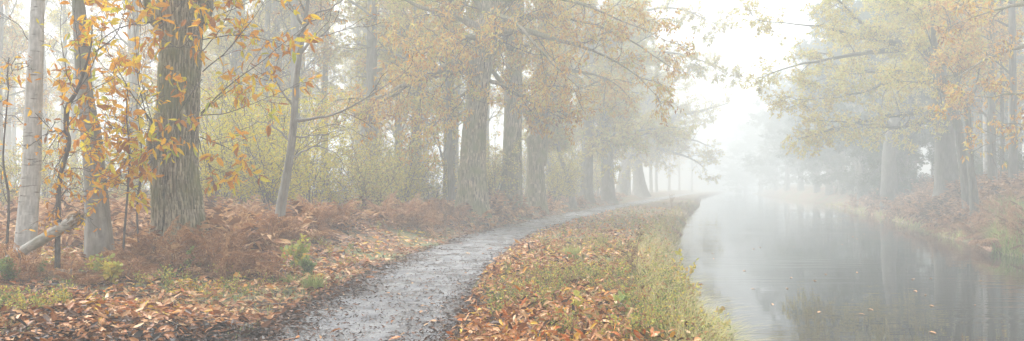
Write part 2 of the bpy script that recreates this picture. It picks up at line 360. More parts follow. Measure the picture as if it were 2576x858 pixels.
def add_tree(name, label, cat, pts, D, H, bark, leafm, limbs=(), auto=8, limb_len=3.2, zmin=2.5, k2=6, k3=5, per=10, lsize=.12, lkind='slim',
             lrnd=(0, 1), sides=14, nring=26, ridge=0, nridge=20, burrs=(), group=None, flare=.3, up=.12, flat=.4, leafjit=.06, droop=.5, l2=.5, l3=.42, extra=None, dy=0, w=1.0, twigr=1.0, limb_sides=8, leafless_top=None, wob=.16):
    P, R = trunk_from_px(pts, D, H, nring, dy, w); base = P[0].copy(); base[2] = float(height(base[0], base[1]))
    root = empty(name, base, label, cat, group)
    loc = lambda a: a - base
    t = MB(); trunk_mesh(t, loc(P), R, sides, 0, ridge, nridge, [(np.asarray(b) - base, r, h) for b, r, h in burrs], flare)
    kid(root, t.build('trunk', bark, root))
    tr = P[None], R[None]
    i0 = np.searchsorted(P[:, 2], zmin) / (len(P) - 1)
    LP, LR = [], []
    for lp in limbs:   # (u,v,D,width px) from the trunk outwards
        q = np.array([np.append(at(a, b, dd), wd / FP * dd / 2) for a, b, dd, wd in lp])
        # root the limb in the trunk's axis
        j = np.argmin(np.abs(P[:, 2] - q[0, 2])); q = np.vstack([np.append(P[j], q[0, 3] * 1.25), q])
        q = resample(q, 16); q[1:-1, :3] += rng.normal(size=(14, 3)) * .02 * np.linspace(.2, 1, 14)[:, None]
        LP.append(q[:, :3]); LR.append(q[:, 3] * np.linspace(1, .3, 16) ** .8)
    for P_, R_ in zip(LP, LR):
        b = MB(); tubes(b, loc(P_), R_, limb_sides + 2); kid(root, b.build('branch', bark, root))
    aP = np.empty((0, 16, 3)); aR = np.empty((0, 16))
    if auto:
        aP, aR = grow(*tr, auto, limb_len, (40, 75), up + .12, 16, wob * .55, 0, min(i0, .9), .98, .36, flat * .3)
        for q in range(auto):
            b = MB(); tubes(b, loc(aP[q]), aR[q], limb_sides); kid(root, b.build('branch', bark, root))
    if LP: aP = np.concatenate([aP, np.stack(LP)]); aR = np.concatenate([aR, np.stack(LR)])
    cr = MB()
    Lm = limb_len
    P2, R2 = grow(aP, aR, k2, Lm * l2, (30, 65), up, 8, wob, 0, .15, 1, .38, flat)
    R2 = np.maximum(np.minimum(R2, .0055 * limb_len * np.linspace(1, .3, 8)[None]), .006 * twigr); tubes(cr, loc(P2), R2, 5, 1)
    P3, R3 = grow(P2, R2, k3, Lm * l2 * l3, (30, 70), up * .5, 6, wob * 1.2, .02, .15, 1, .6, flat)
    R3 = np.maximum(R3, .0035 * twigr); tubes(cr, loc(P3), R3, 3, 1)
    PT, RT = grow(P3, R3, 3, Lm * l2 * l3 * .55, (30, 70), 0, 4, wob * 1.3, .04, .2, 1, .7, flat * .5)
    RT = np.maximum(RT, .0025 * twigr); tubes(cr, loc(PT), RT, 3, 1)
    if per:
        sel = PT
        # ragged crown: whole sprays have lost their leaves
        keep = fbm(sel[:, 0, 0] * .9, sel[:, 0, 2] * .9 + sel[:, 0, 1] * .6, 3, 77) > -.28
        p, d, nr, sz = on_twigs(sel[keep], per, lsize, leafjit, droop)
        a, b = lrnd; leaves(cr, loc(p), d, nr, sz, lkind, 0, np.clip(a + (b - a) * rng.beta(1.6, 1.6, len(p)) + .25 * fbm(p[:, 0] * .8, p[:, 2] * .8, 2, 5), 0, 1))
    if extra: extra(cr, loc)
    kid(root, cr.build('crown', [leafm, M['twig']], root))
    return root


# ================================================================== TREES
def shoots(guides, k, length, per, size, lrnd=(0, 1), r0=.011, droop=.5, k3=2):
    """thin leafy shoots along given lines (u,v,D): returns a callback that adds them to a crown mesh"""
    def f(cr, loc):
        P = np.stack([resample(np.array([at(*q) for q in g_]), 12) for g_ in guides])
        P[:, 1:] += np.cumsum(rng.normal(size=P[:, 1:].shape) * .008, axis=1)
        R = r0 * np.linspace(1, .25, 12)[None] * rng.uniform(.7, 1.2, (len(P), 1))
        tubes(cr, loc(P), R, 5, 1)
        P2, R2 = grow(P, R, k, length, (25, 60), .05, 6, .14, .01, .2, 1, .6, .2); R2 = np.maximum(R2, .003); tubes(cr, loc(P2), R2, 4, 1)
        P3, R3 = grow(P2, R2, k3, length * .5, (30, 60), 0, 4, .15, .05, .3, 1, .7, .2); R3 = np.maximum(R3, .002); tubes(cr, loc(P3), R3, 3, 1)
        for PP in (P3, P2):
            sel = PP[rng.uniform(size=len(PP)) < .8]
            p, d, nr, sz = on_twigs(sel, per, size, .004, droop, .35)
            a, b = lrnd; c = np.clip(a + (b - a) * rng.beta(1.3, 1.3, len(p)), 0, 1)
            leaves(cr, loc(p), d, nr, sz, 'long', 0, c)
    return f

# --- left foreground
g_main = [
 [(388, 318, 14.4), (330, 235, 13.8), (270, 130, 13.2), (238, 30, 12.8)], [(388, 318, 14.4), (352, 200, 13.9), (336, 90, 13.6), (330, -40, 13.4)],
 [(382, 320, 14.4), (310, 285, 13.8), (240, 225, 13.2), (185, 200, 12.9)], [(385, 330, 14.4), (320, 332, 13.8), (262, 305, 13.3), (222, 270, 13)],
 [(372, 305, 14.4), (344, 190, 14.2), (352, 60, 14), (350, -60, 14)], [(390, 325, 14.3), (400, 350, 13.6), (380, 380, 13.2), (345, 400, 13)],
 [(400, 55, 14.6), (360, 15, 14.2), (345, -40, 14)], [(398, 48, 14.6), (340, 62, 14.1), (292, 20, 13.7), (270, -40, 13.5)],
 [(400, 70, 14.6), (440, 25, 14.1), (490, -20, 13.8)], [(505, 285, 14.8), (580, 215, 14.3), (680, 140, 14), (775, 60, 13.8)],
 [(505, 290, 14.8), (570, 284, 14.3), (650, 255, 14), (740, 215, 13.8)], [(508, 130, 14.8), (560, 60, 14.4), (600, -20, 14)],
 [(510, 180, 14.8), (580, 120, 14.4), (640, 40, 14), (685, -30, 13.8)], [(500, 70, 14.8), (540, 20, 14.4), (570, -40, 14)],
 [(505, 290, 14.8), (560, 240, 14.4), (640, 190, 14), (720, 175, 13.8)], [(505, 345, 14.8), (560, 365, 14.4), (615, 400, 14.1)],
 [(508, 200, 14.8), (470, 240, 13.8), (440, 290, 13.6), (425, 335, 13.5)], [(390, 395, 14.4), (350, 410, 14), (305, 400, 13.6), (262, 415, 13.3)],
 [(385, 310, 14.4), (300, 200, 13.6), (250, 160, 13), (215, 90, 12.7)], [(380, 325, 14.4), (300, 340, 13.7), (250, 370, 13.2)],
 [(508, 60, 14.8), (600, 20, 14.4), (700, -20, 14)], [(385, 400, 14.4), (350, 440, 14), (300, 445, 13.7)], [(388, 330, 14.4), (350, 360, 13.8), (330, 390, 13.5)], [(500, 350, 14.8), (530, 420, 14.3), (590, 450, 14)],
 [(392, 420, 14.3), (340, 470, 13.8), (290, 500, 13.5)], [(508, 100, 14.8), (620, 90, 14.3), (740, 120, 14)], [(400, 90, 14.6), (450, 120, 13.7), (500, 70, 13.4), (540, 60, 13.2)],
]
main_tree = add_tree('chestnut_tree', 'thick ridged chestnut trunk with moss, tallest and broadest trunk on the left', 'tree',
    [(462, -60, 128), (458, 0, 118), (455, 60, 106), (453, 150, 103), (449, 250, 102), (447, 350, 100), (447, 430, 102), (450, 520, 116), (450, 600, 128), (450, 660, 140)],
    15, 14.5, M['bark'], M['near_leaf'], auto=9, limb_len=3.6, zmin=8.2, k2=4, k3=3, per=1, lsize=.17, lkind='long', sides=168, nring=190, ridge=.045, nridge=44,
    w=.95, burrs=[(at(392, 45, 14.8), .2, .22), (at(390, 325, 14.75), .17, .14), (at(500, 330, 14.8), .1, .05), (at(398, 300, 14.7), .1, .1)], flare=.6,
    limbs=[[(400, 55, 14.9, 44), (375, 20, 14.8, 30), (360, -30, 14.7, 22), (340, -110, 14.5, 14)], [(505, 60, 15.1, 40), (530, 0, 15.3, 28), (560, -80, 15.6, 18)]],
    extra=shoots(g_main, 8, .75, 3, .195, (.1, 1)))
# companion stem growing against the big trunk
def stem_part(root, pts, D, bark, name='stem', sides=40, ridge=.02, nr=60, nridge=12):
    b0 = np.array(root.location); q = resample(np.array([np.append(at(u, v, D), w_ / FP * D / 2) for u, v, w_ in pts][::-1]), nr)
    m = MB(); trunk_mesh(m, q[:, :3] - b0, q[:, 3], sides, 0, ridge, nridge, (), .1); kid(root, m.build(name, bark, root))
stem_part(main_tree, [(392, 300, 26), (384, 350, 30), (386, 385, 25), (392, 430, 27), (396, 520, 30), (398, 640, 38), (398, 675, 44)], 14.55, M['bark'])

add_tree('birch_tree', 'pale straight birch trunk with dark flecks near the left edge', 'tree',
    [(97, -40, 30), (95, 0, 31), (90, 150, 36), (84, 300, 40), (79, 430, 42), (70, 540, 46), (62, 640, 50)], 13, 13, M['birch'], M['near_leaf'],
    auto=7, limb_len=2.4, zmin=5.2, k2=4, k3=3, per=1, lsize=.09, lkind='oval', sides=40, nring=80, flare=.15,
    extra=shoots([[(80, 110, 13), (40, 60, 13), (-20, 20, 13)], [(75, 225, 13), (30, 215, 13.2), (-40, 200, 13.4)], [(75, 330, 13), (40, 300, 13), (-30, 290, 13)]], 3, .5, 1, .10, (.0, .5), .009))
add_tree('beech_tree', 'smooth grey leaning trunk between the pale birch and the thick chestnut', 'tree',
    [(190, -60, 28), (196, 0, 30), (203, 80, 34), (208, 150, 36), (212, 220, 37), (222, 290, 42), (229, 340, 48), (236, 410, 48), (243, 500, 52), (250, 620, 62)], 14.2, 13, M['smooth'], M['near_leaf'],
    auto=7, limb_len=2.6, zmin=5.6, k2=5, k3=4, per=1, lsize=.10, lkind='oval', sides=40, nring=80, flare=.2)

sap = [
 [(190, 235, 12.3), (165, 190, 12), (150, 110, 11.8), (148, 10, 11.7)], [(172, 265, 12.3), (235, 225, 12), (290, 200, 11.8), (330, 165, 11.6)],
 [(168, 322, 12.3), (220, 332, 12), (262, 350, 11.9)], [(205, 190, 12.3), (200, 110, 12), (190, 30, 11.8), (200, -40, 11.8)],
 [(152, 440, 12.3), (200, 425, 12), (240, 440, 11.9)], [(165, 345, 12.3), (150, 330, 12.2), (140, 350, 12)], [(240, 130, 12.3), (290, 90, 12), (320, 20, 11.8)],
 [(150, 455, 12.3), (150, 520, 12.1), (160, 560, 12)], [(190, 235, 12.3), (225, 180, 12.1), (245, 110, 12), (255, 30, 11.9)],
 [(170, 290, 12.3), (155, 260, 12), (145, 200, 11.8)], [(150, 500, 12.3), (190, 530, 12.1), (225, 560, 12)], [(146, 520, 12.3), (170, 480, 12.2), (200, 470, 12.2)],
 [(168, 322, 12.3), (200, 290, 12), (250, 275, 11.9)], [(160, 400, 12.3), (190, 380, 12.1), (215, 360, 12)], [(150, 450, 12.3), (175, 490, 12.1), (205, 500, 12)], [(165, 370, 12.3), (150, 400, 12.1), (135, 440, 12)], [(148, 500, 12.3), (130, 540, 12.1), (110, 560, 12)],
]
add_tree('young_chestnut', 'crooked thin dark stem with hanging orange and yellow leaves beside the birch', 'tree',
    [(232, 60, 3), (228, 120, 4), (208, 190, 7), (190, 235, 9), (170, 268, 12), (167, 325, 12), (173, 365, 11), (150, 450, 11), (146, 560, 12), (145, 640, 13)], 12.3, 4.5, M['twig'], M['near_leaf'],
    auto=0, zmin=4, limbs=[[(165, 330, 12.3, 7), (130, 330, 12.2, 5), (100, 345, 12, 3)]], limb_len=1.2, k2=4, k3=3, per=1, lsize=.11, lkind='long', lrnd=(0, .6), sides=10, nring=60, flare=.1,
    extra=lambda cr, loc: (shoots(sap[:1] + sap[1:2] + sap[3:4] + sap[6:7] + sap[8:10], 5, .6, 2, .165, (.1, 1))(cr, loc), shoots(sap[2:3] + sap[4:6] + sap[7:8] + sap[10:], 6, .45, 2, .10, (0, .85))(cr, loc)))
# young stems round the foot of the chestnut
for i, (pts, lab) in enumerate([
    ([(318, 300, 3), (326, 380, 5), (322, 470, 5), (312, 600, 6)], 'thin dark upright sapling stem left of the chestnut burr'),
    ([(352, 330, 3), (357, 420, 5), (345, 520, 5), (350, 640, 6)], 'thin dark sapling stem close against the chestnut companion stem'),
    ([(20, 240, 3), (8, 400, 5), (22, 500, 6), (16, 640, 7)], 'thin bare sapling at the far left edge')]):
    D = (13.4, 13.8, 12.6)[i]
    add_tree('sapling', lab, 'sapling', pts, D, at(0, pts[0][1], D)[2] + .6, M['twig'], M['near_leaf'], auto=5, zmin=1.2, limb_len=.9, k2=3, k3=2, per=1, lsize=.12,
             lkind='long', lrnd=(.1, .9), sides=7, nring=24, flare=.05, limb_sides=5)

add_tree('slender_tree', 'slender grey leaning tree with long thin bare branches right of the thick chestnut', 'tree',
    [(777, -30, 8), (768, 50, 11), (752, 150, 13), (744, 230, 16), (738, 320, 18), (725, 420, 20), (707, 520, 24), (700, 600, 28)], 17, 9.5, M['smooth'], M['near_leaf'],
    limbs=[[(742, 305, 17, 10), (800, 296, 16.8, 7), (860, 281, 16.6, 6), (930, 240, 16.4, 5), (985, 205, 16.2, 3), (1050, 165, 16, 2)],
           [(750, 90, 17, 10), (790, 40, 16.9, 7), (850, 10, 16.6, 5), (900, -40, 16.4, 3)], [(745, 150, 17, 8), (790, 100, 17.2, 6), (850, 80, 17.5, 4), (930, 60, 17.8, 2)],
           [(740, 270, 17, 7), (700, 215, 16.8, 5), (680, 160, 16.6, 3)], [(733, 360, 17, 7), (690, 320, 17, 5), (640, 300, 17, 3), (590, 290, 17, 2)],
           [(728, 400, 17, 7), (790, 370, 17.4, 5), (850, 385, 17.8, 3)], [(760, 60, 17, 8), (735, 20, 17, 5), (700, -40, 17, 3)], [(735, 345, 17, 6), (800, 340, 17.3, 4), (890, 320, 17.6, 2)]],
    auto=4, limb_len=2.2, zmin=5, k2=4, k3=3, per=1, lsize=.09, lkind='slim', lrnd=(0, .5), sides=24, nring=50, flare=.2)

# --- the central chestnut and the row behind it
add_tree('old_chestnut', 'broad knobbly chestnut trunk with spreading rusty crown, middle of the left bank', 'tree',
    [(1245, -60, 62), (1236, 20, 62), (1226, 90, 60), (1212, 150, 66), (1205, 220, 62), (1198, 290, 66), (1192, 360, 72), (1188, 440, 82), (1186, 500, 92), (1186, 540, 100)], 32, 16, M['bark'], M['rust_leaf'],
    limbs=[[(1195, 160, 32, 34), (1140, 160, 31.5, 24), (1080, 190, 31, 18), (1010, 215, 30.6, 14), (950, 245, 30.2, 11), (880, 250, 29.8, 8), (800, 262, 29.5, 4)],
           [(1200, 175, 32, 26), (1120, 185, 31.5, 16), (1040, 210, 31, 11), (960, 255, 30.4, 8), (900, 290, 30, 4)],
           [(1225, 90, 32, 30), (1150, 40, 31.6, 20), (1060, 20, 31, 14), (980, -20, 30.5, 8), (900, -10, 30, 5)],
           [(1235, 80, 32, 30), (1310, 75, 31.6, 20), (1400, 100, 31, 15), (1500, 130, 30.5, 10), (1600, 190, 30, 6), (1650, 240, 29.8, 3)],
           [(1240, 30, 32, 30), (1320, -20, 31.5, 20), (1430, 0, 31, 14), (1540, 40, 30.6, 8), (1650, 90, 30.3, 4)],
           [(1215, 200, 32, 14), (1280, 220, 31.5, 10), (1350, 265, 31, 7), (1420, 300, 30.8, 4)], [(1225, 110, 32, 22), (1170, 90, 30.5, 14), (1110, 110, 29.5, 8), (1040, 130, 29, 4)],
           [(1210, 210, 32, 12), (1150, 250, 31.2, 8), (1100, 310, 30.6, 5), (1060, 330, 30.2, 3)], [(1240, 40, 32, 22), (1300, 60, 30, 14), (1380, 150, 29, 8), (1450, 215, 28.6, 4)],
           [(1235, 60, 32, 24), (1400, 40, 33, 14), (1560, 90, 33.5, 8), (1690, 170, 34, 4)]],
    w=.86, burrs=[(at(1180, 360, 31.6), .14, .08), (at(1218, 400, 31.6), .12, .07), (at(1165, 430, 31.8), .18, .12), (at(1225, 470, 31.6), .2, .1)],
    auto=8, limb_len=5.5, zmin=5.5, k2=9, k3=7, per=9, lsize=.18, lkind='slim', lrnd=(.1, 1), sides=90, nring=120, ridge=.035, nridge=30, flare=.22, l2=.42, l3=.5, twigr=1.6, droop=.9)
add_tree('old_chestnut', 'mossy broad trunk half hidden just behind and right of the knobbly chestnut', 'tree',
    [(1300, -20, 44), (1296, 100, 46), (1292, 220, 50), (1290, 330, 52), (1288, 430, 58), (1286, 520, 66)], 42, 17, M['bark'], M['rust_leaf'],
    w=.88, auto=12, limb_len=5.5, zmin=4.3, k2=8, k3=6, per=9, lsize=.19, lrnd=(.3, 1), sides=60, nring=70, ridge=.035, nridge=24, twigr=2)
add_tree('old_chestnut', 'bulging twin stemmed trunk standing close to the path edge', 'tree',
    [(1380, -20, 34), (1372, 60, 36), (1360, 180, 40), (1352, 290, 44), (1350, 350, 54), (1347, 420, 50), (1348, 500, 60)], 46, 17, M['bark'], M['rust_leaf'],
    limbs=[[(1362, 420, 46, 26), (1372, 330, 46.2, 22), (1392, 200, 46.5, 18), (1410, 90, 47, 12), (1420, -20, 47, 8)], [(1360, 200, 46, 16), (1440, 180, 45, 10), (1530, 200, 44.4, 6), (1600, 260, 44, 3)]],
    w=.88, auto=12, limb_len=5.5, zmin=4.0, k2=8, k3=6, per=9, lsize=.19, lrnd=(.3, 1), sides=60, nring=70, ridge=.035, nridge=24, twigr=2,
    burrs=[(at(1335, 350, 45.6), .3, .22), (at(1352, 400, 45.5), .2, .12)])
mids = [
 ('slim_tree', 'slim straight trunk left of the knobbly chestnut with a leaning twin', [(1122, 60, 8), (1126, 200, 11), (1130, 330, 14), (1136, 500, 18)], 34, 11, 'pale_leaf', 3.2, [[(1134, 470, 38, 12), (1112, 400, 38, 9), (1100, 330, 38, 7), (1080, 250, 38, 4)]]),
 ('woodland_tree', 'hazy straight trunk behind the long low branch, left of the slim twin', [(1048, 0, 20), (1050, 200, 24), (1048, 350, 27), (1046, 490, 32)], 40, 15, 'pale_leaf', 4.5, []),
 ('leaning_tree', 'thin dark leaning stem just right of the twin stemmed trunk', [(1398, 340, 8), (1412, 400, 11), (1430, 450, 13), (1440, 505, 16)], 56, 8.5, 'pale_leaf', 2.5, []),
 ('woodland_tree', 'hazy upright trunk standing clear between the leaning stem and the path bend', [(1492, 60, 22), (1486, 200, 26), (1480, 320, 28), (1476, 430, 32), (1474, 510, 38)], 66, 17, 'pale_leaf', 7, [[(1486, 200, 70, 20), (1560, 150, 69, 12), (1660, 130, 68, 9), (1760, 150, 67, 6), (1830, 190, 66.5, 3)], [(1490, 100, 70, 18), (1580, 40, 69, 12), (1700, 20, 68, 8), (1800, 60, 67, 3)]]),
 ('woodland_tree', 'forked hazy trunk with a low right hand bough before the path bend', [(1535, 120, 22), (1528, 250, 27), (1522, 330, 32), (1528, 420, 32), (1530, 505, 38)], 75, 17, 'pale_leaf', 7, [[(1526, 400, 79, 18), (1560, 370, 78.6, 12), (1600, 345, 78, 9), (1660, 330, 77, 5)], [(1530, 360, 79, 16), (1600, 330, 78, 11), (1700, 320, 77, 6)]]),
 ('far_oak', 'faint curved trunk in the mist, left one of the pair at the path bend', [(1598, 300, 20), (1592, 370, 24), (1574, 420, 27), (1562, 490, 32)], 105, 17, 'pale_leaf', 9, [[(1590, 370, 109, 22), (1640, 320, 108, 14), (1700, 300, 107, 8)]]),
 ('far_oak', 'faint thick trunk in the mist, right one of the pair at the path bend', [(1596, 330, 26), (1600, 400, 28), (1608, 450, 28), (1614, 490, 36)], 110, 18, 'pale_leaf', 10, [[(1600, 400, 114, 24), (1660, 360, 113, 16), (1730, 350, 111, 10), (1790, 370, 110, 4)], [(1600, 380, 114, 24), (1680, 300, 113, 18), (1760, 280, 112, 12), (1830, 260, 110, 6)], [(1600, 360, 114, 20), (1680, 380, 111, 12), (1740, 400, 110, 7), (1780, 430, 109, 3)], [(1598, 330, 114, 20), (1700, 200, 113, 14), (1800, 160, 112, 8)]]),
]
for nm, lab, pts, D, H, lm, ll, limbs in mids:
    big = D > 50
    add_tree(nm, lab, 'tree', pts, D, H, M['bark_far'], M[lm], limbs=limbs, auto=11, limb_len=ll, zmin=3.6 if big else 3.2, k2=12 if big else 7, k3=7 if big else 6, per=14 if big else 9,
             lsize=.32 if big else .16, lkind='slim', sides=24, nring=40, flare=.3, twigr=2.2 if big else 1.4, l2=.45, l3=.5)

# --- right bank
add_tree('spreading_oak', 'wide yellowing oak leaning over the canal with long low boughs, right bank', 'tree',
    [(2330, -40, 26), (2338, 60, 32), (2352, 150, 40), (2366, 250, 44), (2376, 350, 48), (2380, 440, 54), (2382, 500, 64)], 46, 15, M['bark_damp'], M['pale_leaf'],
    limbs=[[(2352, 130, 46, 26), (2240, 105, 44, 20), (2170, 60, 42.5, 14), (2110, 0, 41.5, 8), (2050, -40, 41, 4)], [(2340, 110, 46, 20), (2200, 100, 44, 12), (2080, 70, 43, 8), (1990, 60, 42, 5), (1900, 50, 41.5, 3)],
           [(2345, 120, 46, 22), (2200, 130, 45, 16), (2080, 150, 44, 12), (1980, 170, 43.2, 8), (1900, 200, 43, 3)],
           [(2360, 208, 46, 20), (2250, 205, 44, 14), (2160, 235, 43, 10), (2070, 248, 42, 5), (2000, 250, 41.5, 3)],
           [(2372, 285, 46, 26), (2290, 285, 44.5, 18), (2190, 300, 43.5, 13), (2080, 330, 42.5, 8), (2000, 350, 42, 3)],
           [(2372, 290, 46, 18), (2260, 320, 44, 10), (2150, 310, 43, 7), (2030, 300, 42, 3)], [(2340, 60, 46, 20), (2260, 10, 44, 14), (2180, -40, 43, 8), (2050, -60, 42, 4)],
           [(2335, 40, 46, 20), (2400, 20, 44, 12), (2460, 60, 43, 6)], [(2350, 200, 46, 18), (2240, 180, 44.5, 10), (2120, 190, 43.5, 6), (2040, 205, 43, 3)]],
    auto=8, limb_len=6, zmin=6, k2=10, k3=8, per=13, lsize=.16, lkind='oval', lrnd=(.15, .9), sides=30, nring=50, flare=.25, flat=.6, l2=.42, l3=.5, twigr=1.8, droop=.1, up=.05)
rights = [
 ('leaning_tree', 'pale trunk leaning left over the canal beneath the rusty leaves, right bank', [(2350, 120, 14), (2366, 180, 16), (2378, 228, 18), (2404, 292, 20), (2420, 380, 22), (2432, 480, 26)], 36, 11, 'pale_leaf', 3, [[(2384, 240, 36, 10), (2330, 210, 35, 7), (2260, 205, 34, 4)]], 5),
 ('forked_tree', 'slim trunk forking like a Y beside the leaning trunk, right bank', [(2408, 210, 8), (2420, 232, 10), (2432, 256, 14), (2436, 330, 14), (2442, 420, 16), (2448, 480, 20)], 34, 9, 'rust_leaf', 2.6, [[(2432, 262, 34, 10), (2450, 235, 34, 8), (2462, 190, 34, 6), (2470, 120, 34, 3)]], 4),
 ('woodland_tree', 'straight grey trunk in the middle of the right bank wood', [(2492, 0, 14), (2494, 200, 16), (2495, 330, 18), (2496, 450, 22)], 40, 15, 'rust_leaf', 3.4, [], 3),
 ('slim_tree', 'very thin straight pole trunk between two thicker right bank trunks', [(2520, 0, 6), (2521, 200, 8), (2522, 430, 10)], 42, 12, 'rust_leaf', 2.2, [], 2),
 ('woodland_tree', 'darker straight trunk nearest the right edge of the wood', [(2545, 0, 15), (2548, 200, 17), (2549, 330, 18), (2549, 440, 22)], 37, 15, 'rust_leaf', 3.4, [], 3),
 ('gnarled_tree', 'short thick gnarled trunk at the water edge beneath the spreading oak', [(2262, 240, 18), (2250, 300, 24), (2240, 360, 30), (2236, 420, 34), (2238, 500, 42)], 58, 10, 'pale_leaf', 4, [[(2248, 330, 58, 18), (2210, 280, 57, 12), (2180, 220, 56, 7)]], 6),
]
for nm, lab, pts, D, H, lm, ll, limbs, per in rights:
    add_tree(nm, lab, 'tree', pts, D, H, M['bark_damp'], M[lm], limbs=limbs, auto=9, limb_len=ll, zmin=5.2, k2=6, k3=5, per=per + 3, lsize=.16, lkind='slim', lrnd=(.1, .9), sides=20, nring=40, twigr=1.5)
add_tree('rusty_chestnut', 'chestnut at the right edge whose rusty leafy boughs hang into view', 'tree',
    [(2700, -80, 40), (2705, 100, 46), (2710, 300, 50), (2715, 500, 60)], 27, 12, M['bark'], M['rust_leaf'],
    limbs=[[(2690, 100, 27, 26), (2600, 110, 26.6, 18), (2530, 130, 26.3, 12), (2460, 160, 26, 8), (2400, 200, 25.8, 4), (2360, 225, 25.7, 2)], [(2690, 30, 27, 24), (2600, 10, 26.5, 16), (2520, 20, 26, 10), (2460, 40, 25.7, 6), (2400, 60, 25.5, 3)],
           [(2700, 220, 27, 18), (2620, 240, 26.6, 12), (2540, 235, 26.3, 8), (2490, 245, 26, 5), (2430, 240, 25.9, 2)], [(2700, 300, 27, 12), (2600, 310, 26.6, 8), (2540, 340, 26.4, 5), (2460, 375, 26.2, 2)], [(2690, -20, 27, 20), (2580, -40, 26.6, 12), (2480, -50, 26, 6)]],
    auto=6, limb_len=4, zmin=6, k2=7, k3=5, per=5, lsize=.18, lkind='slim', lrnd=(.1, 1), sides=50, nring=60, ridge=.03, nridge=22, l2=.35, l3=.5, twigr=1.3, droop=.9)

# --- misty trees farther off: prototypes, then copies
def proto(name, H, bark, lm, per, lsize, ll, r, **kw):
    # grown on its own spot far left, later moved
    D = 60; u = U0 + (-30) / D * FP; w_ = r * 2 / D * FP
    x, y = -30.0, 60.0; gz = float(height(x, y))
    vtop = V0 - (H * .7 + gz - CAMZ) / D * FP; vb = V0 - (gz - CAMZ) / D * FP
    return add_tree(name, '', 'tree', [(u + 6, vtop, w_ * .55), (u - 3, (vtop + vb) / 2, w_ * .8), (u, vb, w_)], D, H + gz, bark, lm, per=per, lsize=lsize, limb_len=ll, nring=24, sides=12, **kw)
PR = [proto('misty_tree', 17, M['bark_far'], M['pale_leaf'], 12, .2, 5, .30, auto=13, zmin=4.5, k2=6, k3=5, twigr=2.2),
      proto('misty_tree', 18, M['bark_far'], M['pale_leaf'], 2, .13, 4, .24, auto=13, zmin=6, k2=6, k3=4, twigr=2.2),
      proto('misty_tree', 15, M['bark_far'], M['rust_leaf'], 9, .19, 4.5, .26, auto=13, zmin=3.8, k2=6, k3=5, twigr=2.2),
      proto('misty_birch', 16, M['birch'], M['yellow_leaf'], 6, .13, 3, .15, auto=12, zmin=5, k2=6, k3=4, twigr=1.6)]
SP = proto('evergreen_tree', 16, M['bark_far'], M['green_leaf'], 16, .26, 5.5, .35, auto=22, zmin=.8, k2=8, k3=5, twigr=2.2, flat=.5)
HZ = None
def place(src, first, x, y, s, rz, lab, group, cat='tree'):
    o = src if first else copy_tree(src)
    o.location = (x, y, float(height(x, y)) - .05); o.rotation_euler = (0, 0, rz); o.scale = (s, s, min(s * rng.uniform(.92, 1.1), 1.15 if cat == 'tree' else 9))
    tag(o, lab, cat, group); return o
spots = []
def far_set(n, f, kinds, lab, group, srcs, used):
    k_ = 0; tries = 0
    while k_ < n and tries < 4000:
        tries += 1; x, y = f()
        if any((x - a) ** 2 + (y - b) ** 2 < 2.6 ** 2 for a, b in spots): continue
        spots.append((x, y)); q = kinds[k_ % len(kinds)]
        place(srcs[q], not used.get(q), x, y, rng.uniform(.8, 1.1), rng.uniform(0, 6.28), lab[q] if isinstance(lab, dict) else lab, group); used[q] = True; k_ += 1
usedL = {}
def fl():
    y = rng.uniform(37, 90); u = rng.uniform(-150, 1330); x = (u - U0) / FP * y
    return (x, y) if x < cx(y) - 4 else (-30 - rng.uniform(0, 20), y)
labsL = {0: 'misty leafy tree in the wood behind the left bank trunks', 1: 'tall nearly bare misty tree in the wood behind the left bank trunks',
         2: 'misty brown leaved tree in the wood behind the left bank trunks', 3: 'slender white birch in the mist behind the left bank trunks'}
far_set(64, fl, [0, 1, 2, 0, 1, 3], labsL, 'misty trees in the wood on the left', PR, usedL)
def fr():
    y = rng.uniform(42, 105); x = eR(y) + rng.uniform(4, 34); return x, y
labsR = {0: 'misty leafy tree in the wood behind the right bank trunks', 1: 'tall nearly bare misty tree in the wood behind the right bank trunks',
         2: 'misty brown leaved tree in the wood behind the right bank trunks', 3: 'slender white birch in the mist behind the right bank trunks'}
far_set(60, fr, [1, 1, 2, 0, 1, 3], labsR, 'misty trees in the wood on the right', PR, usedL)
usedE = {}
for i, (y, s_, sc) in enumerate([(60, 3.0, .6), (67, 2.5, .95), (75, 2.0, 1.2), (84, 3, 1.15), (94, 2.5, 1.25), (105, 2.5, 1.3), (118, 3, 1.35), (88, 12, 1.3), (104, 13, 1.3), (135, 3, 1.4), (155, 3, 1.5), (180, 3, 1.6), (205, 1, 1.6), (235, -2, 1.7), (265, -6, 1.7), (72, 12, 1.2), (62, 12, 1.1), (122, 14, 1.4), (145, 14, 1.4)]):
    x = float(eR(y)) + s_
    place(SP, i == 0, x, y, sc, rng.uniform(0, 6), 'dark green leafy tree fading into fog along the far right bank', 'dark green trees along the far right bank')
usedR2 = {}
for i, (y, s_, q) in enumerate([(112, 3, 0), (128, 4, 2), (145, 3, 0), (165, 4, 0), (70, 5, 0), (120, 9, 0), (80, 7, 2), (185, 3, 0), (205, 2, 2), (230, 0, 0), (150, 8, 0), (175, 9, 0)]):
    x = float(cx(y)) - 1.5 - s_
    place(PR[q], False, x, y, 1.05, rng.uniform(0, 6), 'faint tree in thick fog left of where the path disappears', 'fog bound trees beyond the path bend')

